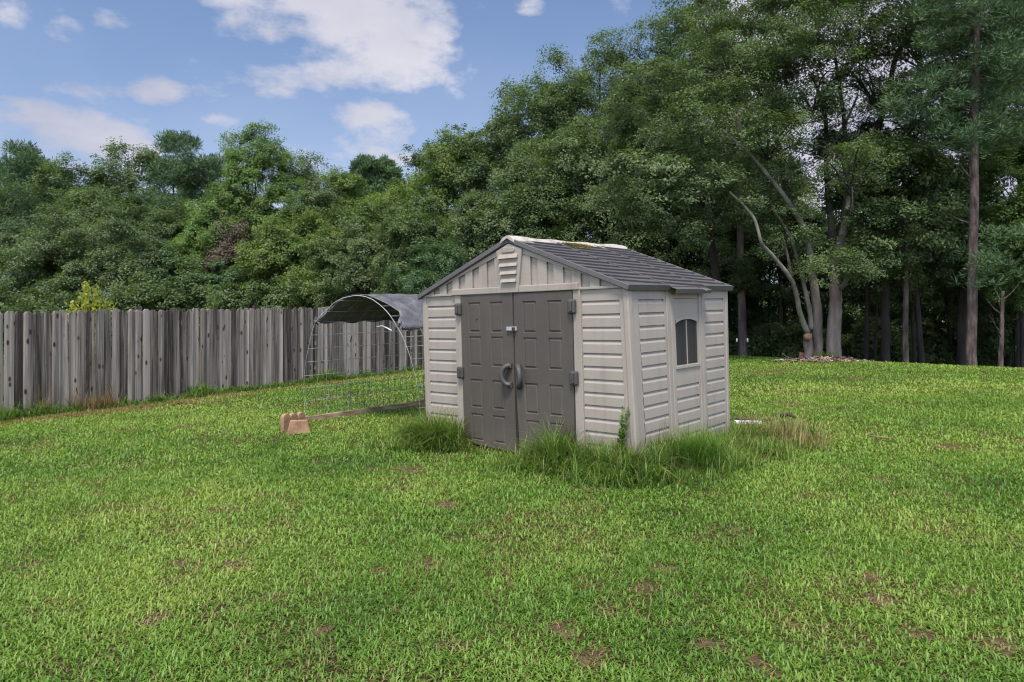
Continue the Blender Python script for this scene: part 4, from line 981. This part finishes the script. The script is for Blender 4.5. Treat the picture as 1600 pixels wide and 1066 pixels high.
# --- the big multi stemmed tree
def P_(px, py, D=23.0): return at(px, py, D-1.8)
def crestD(px): return 20.1/(.8*(px-CX)/F+.6)
bigf = foot(1286, 21.2)
big = thing('oak_tree', 'huge pale barked tree with several thick stems rising from one base', 'tree', bigf)
def stem(nm, pts, r0, r1, mat, n=10):
    b = MB(); limb(b, [p if len(p) == 3 and not isinstance(p, tuple) else P_(*p) for p in pts], r0, r1, n, .06); return b.build(nm, mat, big, smooth=True)
gzb = float(gz(bigf[0], bigf[1])); pyb = HY + (CZ-gzb)/21.2*F
stem('trunk', [(1277, pyb+4), (1277.5, 500), (1275, 470), (1269, 430), (1266, 398)], .155, .10, M_BARK_PALE)
stem('trunk', [(1303, pyb+4, 22.8), (1304, 500, 22.8), (1305, 455, 22.8), (1309, 400, 22.9), (1316, 370, 23)], .21, .125, M_BARK_PALE, 12)
stem('trunk', [(1264, pyb+4, 22.9), (1263, 540, 22.9), (1262, 522, 22.9)], .15, .115, M_BARK_PALE)
stem('limb', [(1262, 520, 22.7), (1250, 490, 22.6), (1243, 455, 22.5), (1233, 432, 22.4), (1205, 397, 22.2), (1190, 380, 22.0), (1180, 345, 22), (1165, 325, 22), (1140, 300, 21.8)], .080, .030, M_BARK_GREY)
stem('limb', [(1242, 455, 22.5), (1236, 425, 22.6), (1230, 398, 22.8), (1222, 365, 23)], .06, .03, M_BARK_PINE)
stem('limb', [(1268, 515, 23), (1264, 480, 23), (1255, 440, 23.2), (1246, 405, 23.3), (1235, 370, 23.4), (1214, 335, 23.6), (1196, 300, 24)], .075, .03, M_BARK_GREY)
stem('limb', [(1266, 398), (1262, 370), (1244, 335, 22.9), (1220, 300, 22.8), (1195, 268, 22.6), (1165, 235, 22.5), (1130, 205, 22.4)], .10, .035, M_BARK_GREY)
stem('limb', [(1316, 370), (1322, 340), (1328, 312, 23.2), (1342, 288, 23.4), (1370, 258, 23.6), (1405, 225, 23.8), (1450, 200, 24)], .12, .04, M_BARK_GREY)
stem('limb', [(1312, 390), (1318, 350, 23.2), (1322, 310, 23.3), (1321, 250, 23.4), (1319, 190, 23.5), (1310, 120, 23.6), (1300, 60, 23.6)], .12, .03, M_BARK_DARK_SHADE)  # upper limbs take the darkened bark, a silhouette put into the colour
stem('limb', [(1322, 340), (1345, 270, 23.5), (1372, 200, 23.8), (1390, 140, 24), (1400, 90, 24), (1440, 25, 24.2), (1480, -10, 24.3)], .13, .04, M_BARK_DARK_SHADE)
stem('limb', [(1300, 430, 23.2), (1299, 360, 23.4), (1294, 300, 23.6), (1291, 240, 23.7), (1289, 180, 23.8), (1270, 120, 24)], .12, .04, M_BARK_DARK_SHADE)
stem('limb', [(1292, 260, 23.7), (1305, 220, 23.6), (1322, 190, 23.6), (1340, 150, 23.7)], .06, .03, M_BARK_GREY)
stem('limb', [(1313, 452, 22.7), (1330, 425, 22.6), (1343, 400, 22.5), (1352, 385, 22.5)], .07, .03, M_BARK_GREY)
stem('limb', [(1400, 228, 23.8), (1440, 225, 23.6), (1490, 222, 23.5), (1530, 220, 23.5)], .055, .025, M_BARK_GREY)
stem('limb', [(1380, 250, 23.6), (1420, 200, 23.2), (1470, 170, 23), (1520, 150, 23)], .06, .025, M_BARK_DARK_SHADE)
stem('limb', [(1240, 190, 23), (1275, 165, 23), (1310, 163, 23)], .035, .02, M_BARK_GREY)
stem('limb', [(1262, 370), (1228, 290, 23.5), (1215, 220, 24), (1190, 150, 24.2), (1150, 95, 24.2)], .10, .03, M_BARK_DARK_SHADE)
b = MB(); wc = P_(1263, 527, 22.62); b.tube([wc+[0, .1, 0], wc+[0, 0, .01], wc+[.01, -.035, .015]], [.12, .11, .07], 10); b.build('cut_wound', M_CUT, big, smooth=True)
env = []
for (px, py, D, rx, rz, ry) in [(1330,150,24.2,1.1,.8,.7),(1400,205,24.6,1.1,.8,.7),(1300,235,24.2,.9,.7,.6),(1225,150,24.4,1.0,.8,.7),(1150,110,23,1.7,1.4,1.6),(1235,60,23.5,1.8,1.3,1.6),(1340,40,23.5,1.8,1.3,1.6),(1440,60,23.5,1.7,1.4,1.6),(1500,120,23,1.5,1.3,1.5),(1290,-60,23.5,2.6,1.2,2.2),(1440,-60,23.5,2.4,1.2,2.2),(1160,-40,23.5,2.2,1.3,2),
                             (1200,200,22.8,1.3,1.0,1.3),(1120,190,22.5,1.5,1.1,1.3),(1270,130,23,1.2,.9,1.2),(1370,120,23.5,1.2,.9,1.2),(1430,170,23,1.2,.8,1.2),(1345,255,21.9,1.2,.6,.8),(1380,285,22,.9,.45,.7),(1215,330,23.5,1.2,.8,1.0),(1245,265,23.6,.9,.8,.9),
                             (1420,330,24.5,1.3,.8,1.0),(1480,215,23.4,1.2,.7,1.0),(1305,425,21.8,.7,.28,.4),(1345,420,22,.5,.3,.4),(1270,400,22.2,.5,.35,.35),(1370,400,22.6,.8,.5,.6),(1400,350,22.6,.9,.5,.6),(1385,440,22.8,.6,.3,.5),(1230,380,22.8,.7,.5,.5),(1360,190,23.2,1.1,.8,.8),(1390,250,22.8,1.2,.7,.8),(1450,280,23,1.2,.7,.8),(1180,60,22.8,1.5,1.2,1.3),(1300,20,22.8,1.6,1.2,1.3),(1400,10,22.8,1.6,1.2,1.3),(1130,245,22.3,1.2,.7,1.0)]:
    env.append((P_(px, py, D), (rx, ry, rz)))
bc, V, a_ = make_crown(env, .56, .28, .066, 48, .84, .6, 'broad', 12, .3); NL[0] += len(a_)
raw_mesh('crown', V, 4, [(0, 1, 2, 3)], a_, L_OAK, big)
b = MB()
for (px, py, D) in [(1150,110,23),(1235,60,23.5),(1340,40,23.5),(1440,60,23.5),(1500,120,23),(1200,200,22.8),(1370,120,23.5),(1270,130,23),(1430,170,23),(1330,255,21.9)]:
    c_ = P_(px, py, D)
    for k in range(7):
        e_ = c_ + rng.normal(size=3)*np.array([1.2, .8, .9]); limb(b, [c_-[0, 0, .9], c_*.6+e_*.4-[0, 0, .1], e_], .035, .010, 5)
b.build('branch', M_BARK_DARK_SHADE, big, smooth=True)

# the drooping pale green boughs left of it belong to a tree of their own
sf = foot(1118, 24.5)
dro = thing('oak_tree', 'oak with drooping pale green boughs hanging just right of the shed roof', 'tree', sf)
env = [(at(px, py, D), (rx, ry, rz)) for (px, py, D, rx, rz, ry) in [(1000,262,20.5,.95,.4,.8),(1060,280,20.5,1.0,.45,.8),(1110,310,20.6,.9,.42,.8),(940,290,21,.7,.35,.7),(1040,330,20.8,.9,.35,.8),(1090,355,21,.8,.35,.7),(1135,330,21,.6,.4,.6),(1060,235,22,1.2,.5,1.0),(985,330,21.5,.7,.35,.7),(1010,150,25,1.6,1.3,1.3),(1090,120,25,1.6,1.4,1.3),(1120,420,25.5,1.2,.8,.9),(1190,430,26,1.1,.8,.9)]]
bc, V, a_ = make_crown(env, .5, .26, .085, 34, 1.0, .5, 'broad', 13, .3, droop=.25); NL[0] += len(a_)
raw_mesh('crown', V, 4, [(0, 1, 2, 3)], a_, L_OAKG, dro)
b = MB(); limb(b, [sf-[0, 0, .1], at(1119, 450, 24.5), at(1112, 380, 24), at(1090, 320, 23), at(1050, 280, 21.5), at(985, 265, 20.8)], .17, .04, 8); limb(b, [at(1112, 380, 24), at(1100, 250, 24.6), at(1090, 150, 25)], .12, .03, 7)
b.build('trunk', M_BARK_DARK_SHADE, dro, smooth=True)

# right side: trunks at the edge of the field
def bare_trunk(name, label, px, D, top, r, bark, crown=None, lean=0., group=None, bend=0., twigs=0):
    D0 = D; D = crestD(px) + (max(.3, D-23) if px < 1480 else max(.3, D-19.5)); top = top if name == 'pine_tree' else top-130
    ft = foot(px, D); t = thing(name, label, 'tree', ft, group=group); b = MB(); tp = at(px+lean, top, D)
    m_ = (ft+tp)/2+[bend, 0, 0]
    limb(b, [ft-[0, 0, .15], ft*.75+m_*.25, m_, (m_+tp)/2, tp], r*1.1, r*.55, 9, .08)
    for k in range(twigs):
        q = .35+.6*rng.random(); s_ = ft+(tp-ft)*q; d = np.array([rng.normal(), rng.normal()*.5, .3+.5*rng.random()])*.7; limb(b, [s_, s_+d*.5, s_+d+[0, 0, .1]], r*.22, r*.05, 5)
    b.build('trunk', bark, t, smooth=True)
    if crown:
        env, mat, kind, ls, nl, de = crown
        bc, V, a_ = make_crown([(at(x, y, d_+D-D0), rr) for (x, y, d_, rr) in env], .6, .28, ls, nl, de, .55, kind, 12, .3); NL[0] += len(a_)
        raw_mesh('crown', V, 4, [(0, 1, 2, 3)], a_, mat, t)
    return t
bare_trunk('pine_tree', 'tall straight pine with scaly reddish grey trunk near the right edge', 1517, 20, -60, .125, M_BARK_PINE,
           ([(1505,60,19.6,(1.0,.6,.9)),(1530,140,19.6,(1.0,.5,.6)),(1515,205,19.7,(.7,.4,.3)),(1530,5,19.5,(1.1,.6,.7)),(1500,150,20.5,(1.5,1.2,.8)),(1540,90,20.5,(1.5,1.2,.8)),(1570,180,20.6,(1.2,1.1,.7)),(1560,20,20.5,(1.6,1.3,.9)),(1500,10,20.5,(1.4,1.2,.9)),(1530,-60,20.5,(1.8,1.5,1.0)),(1460,205,21,(.8,.7,.4))], L_PINE, 'pine', .055, 50, .85), lean=10, twigs=9)
bare_trunk('pine_tree', 'short thin pine trunk with dead side twigs at the right edge', 1563, 19, 455, .06, M_BARK_PINE, ([(1580,400,19.6,(.9,.8,.6)),(1560,420,19.6,(.6,.6,.4))], L_PINE, 'pine', .05, 40, .8), lean=4, twigs=7)
bare_trunk('shade_tree', 'grey smooth trunk with two white markers beside it right of the shed', 1161, 25.5, 300, .15, M_BARK_PALE, ([(1165,370,26,(1.6,1.2,1.0)),(1180,280,26,(1.6,1.2,1.0))], L_DARK, 'broad', .09, 34, 1), lean=-8)
for (px, D, top, r, bk, ln, lb) in [(1384, 25, 330, .13, M_BARK_DARK_SHADE, 2, 'black straight trunk in deep shade right of the woodchip pile'),(1352, 26, 350, .075, M_BARK_DARK_SHADE, 18, 'thin leaning dark trunk just right of the pale stems'),(1415, 24.5, 380, .085, M_BARK_PINE, -4, 'grey brown slim trunk right of the black straight one'),
                                    (1441, 26, 380, .085, M_BARK_DARK_SHADE, -2, 'black slim trunk halfway between the pale stems and the tall pine'),(1430, 27, 440, .06, M_BARK_DARK_SHADE, -22, 'slim trunk leaning left beside the grey brown one'),(1502, 24, 400, .15, M_BARK_DARK_SHADE, 4, 'thick black trunk half hidden just left of the tall pine'),
                                    (1367, 27, 440, .05, M_BARK_DARK_SHADE, 20, 'thin dark sapling leaning right beside the black trunk'),(1489, 28, 430, .05, M_BARK_DARK_SHADE, -25, 'thin dark sapling leaning left near the tall pine'),
                                    (1220, 29, 380, .07, M_BARK_DARK_SHADE, 6, 'dark trunk in the shade left of the pale stems'),(1200, 31, 400, .05, M_BARK_DARK_SHADE, 14, 'thin leaning dark trunk left of the pale stems'),(1238, 32, 400, .08, M_BARK_DARK_SHADE, -5, 'dark trunk close to the left of the cut limb'),(1590, 26, 400, .10, M_BARK_DARK_SHADE, 3, 'dark trunk at the very right edge behind the short pine')]:
    bare_trunk('shade_tree', lb, px, D, top, r, bk, ([(px+ln, top-20, D-.3, (1.5, 1.2, 1.0)), (px+ln-30, top-100, D, (1.4, 1.2, .9))], L_DARK if px < 1400 else L_OAK, 'broad', .095, 34, .9), lean=ln, bend=.1*rng.normal(), twigs=3)
# leafy trees on the right
RT = [('cedar_tree','bright mid green tree filling the right edge beside the tall pine',1600,21.5,190,1.6,1.2,L_MAPLE,'dome'),
      ('oak_tree','dark green understory tree behind the short pine at the right edge',1575,25,330,1.7,.1,L_OAK,'dome'),
      ('oak_tree','green leafy tree behind the tall pine trunk',1490,28,285,2.0,1.0,L_OAK,'dome'),
      ('oak_tree','light green small leafed tree in the gap right of the big tree',1440,31,320,2.0,1.6,L_MAPLE,'dome'),
      ('oak_tree','shaded green tree behind the right of the big tree stems',1385,29,330,1.9,1.6,L_OAK,'dome'),
      ('oak_tree','dark tree filling the gap behind the pale stems',1310,30,350,2.0,1.2,L_DARK,'dome'),
      ('oak_tree','dark low canopied tree left of the pale stems',1225,30,300,2.2,1.6,L_DARK,'dome'),
      ('oak_tree','dark green tree just right of the shed in the shade',1165,30,250,2.2,1.4,L_DARK,'dome'),
      ('oak_tree','broad oak beyond the right picture edge shading the wood',1760,22,40,3.2,1.5,L_OAK,'dome'),
      ('pine_tree','pine with dense dark needles at the top right corner',1600,24,-40,2.2,6.5,L_PINE,'high')]
for (nm, lb, px, D, top, r_, lo, m_, shp) in RT: tree(nm, lb, px, D, top, r_, lo, m_, shape=shp, kind='pine' if nm == 'pine_tree' else 'broad', n_leaf=34, limbs=7, tr=.10)
# understory and the far wood as masses
def mass(name, label, cat, spots, mat, ls, nl, rs, nsp=16, dens=1.0):
    VV = []; AA = []
    for (px, D, top, r_) in spots:
        f_ = foot(px, D); tz = CZ+(HY-top)/F*D; h = max(.4, (tz-f_[2])/2)
        bc, V, a_ = make_crown([(f_+[0, 0, h], (r_, r_*.7, h))], max(.45, r_*.4), rs, ls, nl, dens, .6, 'broad', nsp, .4); VV.append(V); AA.append(a_)
    V = np.concatenate(VV); NL[0] += len(V)//4
    o = raw_mesh(name, V, 4, [(0, 1, 2, 3)], np.concatenate(AA), mat); tag(o, label, cat, kind='stuff')
mass('undergrowth', 'shaded leafy undergrowth between the trunks at the right of the field', 'undergrowth', [(px+rng.normal()*6, 31+5*rng.random(), 470+50*rng.random(), 1.1) for px in range(1130, 1660, 22)] + [(px+rng.normal()*8, 26+4*rng.random(), 500+40*rng.random(), .9) for px in range(1140, 1650, 30)] + [(px, 27.5, 535+10*rng.random(), .5) for px in (1150,1185,1215,1345,1400,1465,1480,1545,1580,1600)] + [(1330+60*k, 42, 430, 2.4) for k in range(5)], L_OAK, .12, 26, .24)
mass('far_wood', 'far dense wood closing the background behind all the trees', 'wood', [(-140+px+rng.normal()*12, 62+8*rng.random(), (300 if px < 900 else 385)+40*rng.random(), 4.2) for px in range(0, 1950, 70)], L_DARK, .34, 22, .8, 14)
mass('sapling_thicket', 'green thicket at the foot of the wood behind the fence and shed', 'thicket', [(px+rng.normal()*6, 33+4*rng.random(), 420+30*rng.random(), 1.7) for px in range(-60, 1130, 58)], L_OAK, .13, 26, .34)
print('leaves', NL[0])

# shrubs just behind the fence
def wand_shrub(label, px, D, top, n, spread, mat, hbot=1.2):
    ft = foot(px, D); tz = CZ+(HY-top)/F*D; t = thing('shrub', label, 'shrub', ft); b = MB(); Vs = []
    for k in range(n):
        q = (k/(n-1)-.5)*2 if n > 1 else 0; hh = (tz-ft[2])*(1-.26*abs(q)**1.3-.10*rng.random()); ex_ = q*spread
        P = [ft+np.array([ex_*s**1.3, rng.normal()*.05+.12*math.sin(k*2.3)*s, hh*s]) for s in np.linspace(0, 1, 7)]
        b.tube(P, [.012*(1.1-s) for s in np.linspace(0, 1, 7)], 5)
        m = int(hh*120); s = .25+.75*rng.random(m); i = np.clip((s*6).astype(int), 0, 5); f_ = s*6-i; Pn = np.array(P); pos = Pn[i]*(1-f_[:, None])+Pn[i+1]*f_[:, None]+rng.normal(size=(m, 3))*.045
        nr = rng.normal(size=(m, 3)); nr /= np.linalg.norm(nr, axis=1)[:, None]; d = np.cross(nr, [0, 0, 1.])+[0, 0, .8]; d /= np.linalg.norm(d, axis=1)[:, None]; sd_ = np.cross(nr, d); l = .035*(.6+.8*rng.random(m))[:, None]
        Vs.append(np.stack([pos-d*l, pos+sd_*l*.6, pos+d*l, pos-sd_*l*.6], 1).reshape(-1, 3))
    b.build('stem', M_BARK_DARK_SHADE, t); V = np.concatenate(Vs); raw_mesh('foliage', V, 4, [(0, 1, 2, 3)], rng.random(len(V)//4), mat, t)
wand_shrub('bright yellow green upright shrub showing above the left of the fence', 139, 16.5, 434, 11, .52, L_BUSH)
wand_shrub('faint thin pale green shrub tip above the fence below the maple', 331, 19, 437, 5, .20, L_YEL)

# wood debris, stump, markers
dc = hit(1290, 563)
t = thing('debris_pile', 'low pile of bark and woodchips round the foot of the huge pale tree', 'debris pile', dc)
n = 700; Vs = []; b = MB()
for k in range(n):
    x = rng.normal()*.62 + .12; y = rng.normal()*.28 - .25; h = .16*math.exp(-(x*x/.7+((y+.25)**2)/.12))
    p = np.array([bigf[0]+x, bigf[1]+y, 0]); p[2] = float(gz(p[0], p[1]))+h*rng.random()+.02
    d = rng.normal(size=3); d[2] *= .3; d /= np.linalg.norm(d); l = .03+.09*rng.random()**2
    b.tube([p-d*l, p+d*l], [.008+.016*rng.random(), .006+.01*rng.random()], 4, var=float(rng.random()))
tag(b.build('chips', M_CHIP, t), kind='stuff')
sp_ = foot(1253, 21.2)
t = thing('tree_stump', 'short reddish cut stump at the left foot of the huge pale tree', 'stump', sp_); b = MB(); b.tube([sp_-[0, 0, .05], sp_+[0, 0, .12], sp_+[0.01, 0, .235]], [.10, .085, .08], 10); b.build('stump_body', M_CUT, t, smooth=False)
t = thing('branch_debris', 'pale forked dead branch lying left of the cut stump', 'branch', foot(1232, 21.2)); b = MB(); p = foot(1222, 21.2)
b.tube([p+[0, 0, .22], p+[.14, 0, .12], p+[.3, 0, .06]], [.010, .014, .018], 5); b.tube([p+[.14, 0, .12], p+[.16, .02, .04]], .010, 5); b.build('branch_body', M_BARK_PALE, t)
for px, lb in ((1151.5, 'small white marker on a stake left of the grey smooth trunk'), (1168, 'small white marker on a stake right of the grey smooth trunk')):
    f_ = foot(px, 23.6); t = thing('marker_stake', lb, 'marker', f_); z = at(px, 531, 23.6)[2]; b = MB(); b.box(f_[0]-.006, f_[0]+.006, f_[1]-.006, f_[1]+.006, f_[2]-.05, z-.05); b.build('stake', M_BARK_DARK_SHADE, t)
    b = MB(); b.tube([(f_[0], f_[1], z-.06), (f_[0], f_[1], z+.05)], .024, 8); b.build('marker_cap', M_WHITE, t)
# ivy at the foot of the pale stems, weeds at the crest of the field
weed('weed', 'leafy green weed growing between the feet of the pale stems', 'weed', (bigf+[-.1, -.35, 0])[:2], .28, 14, L_WEED, .10, lean=.5)
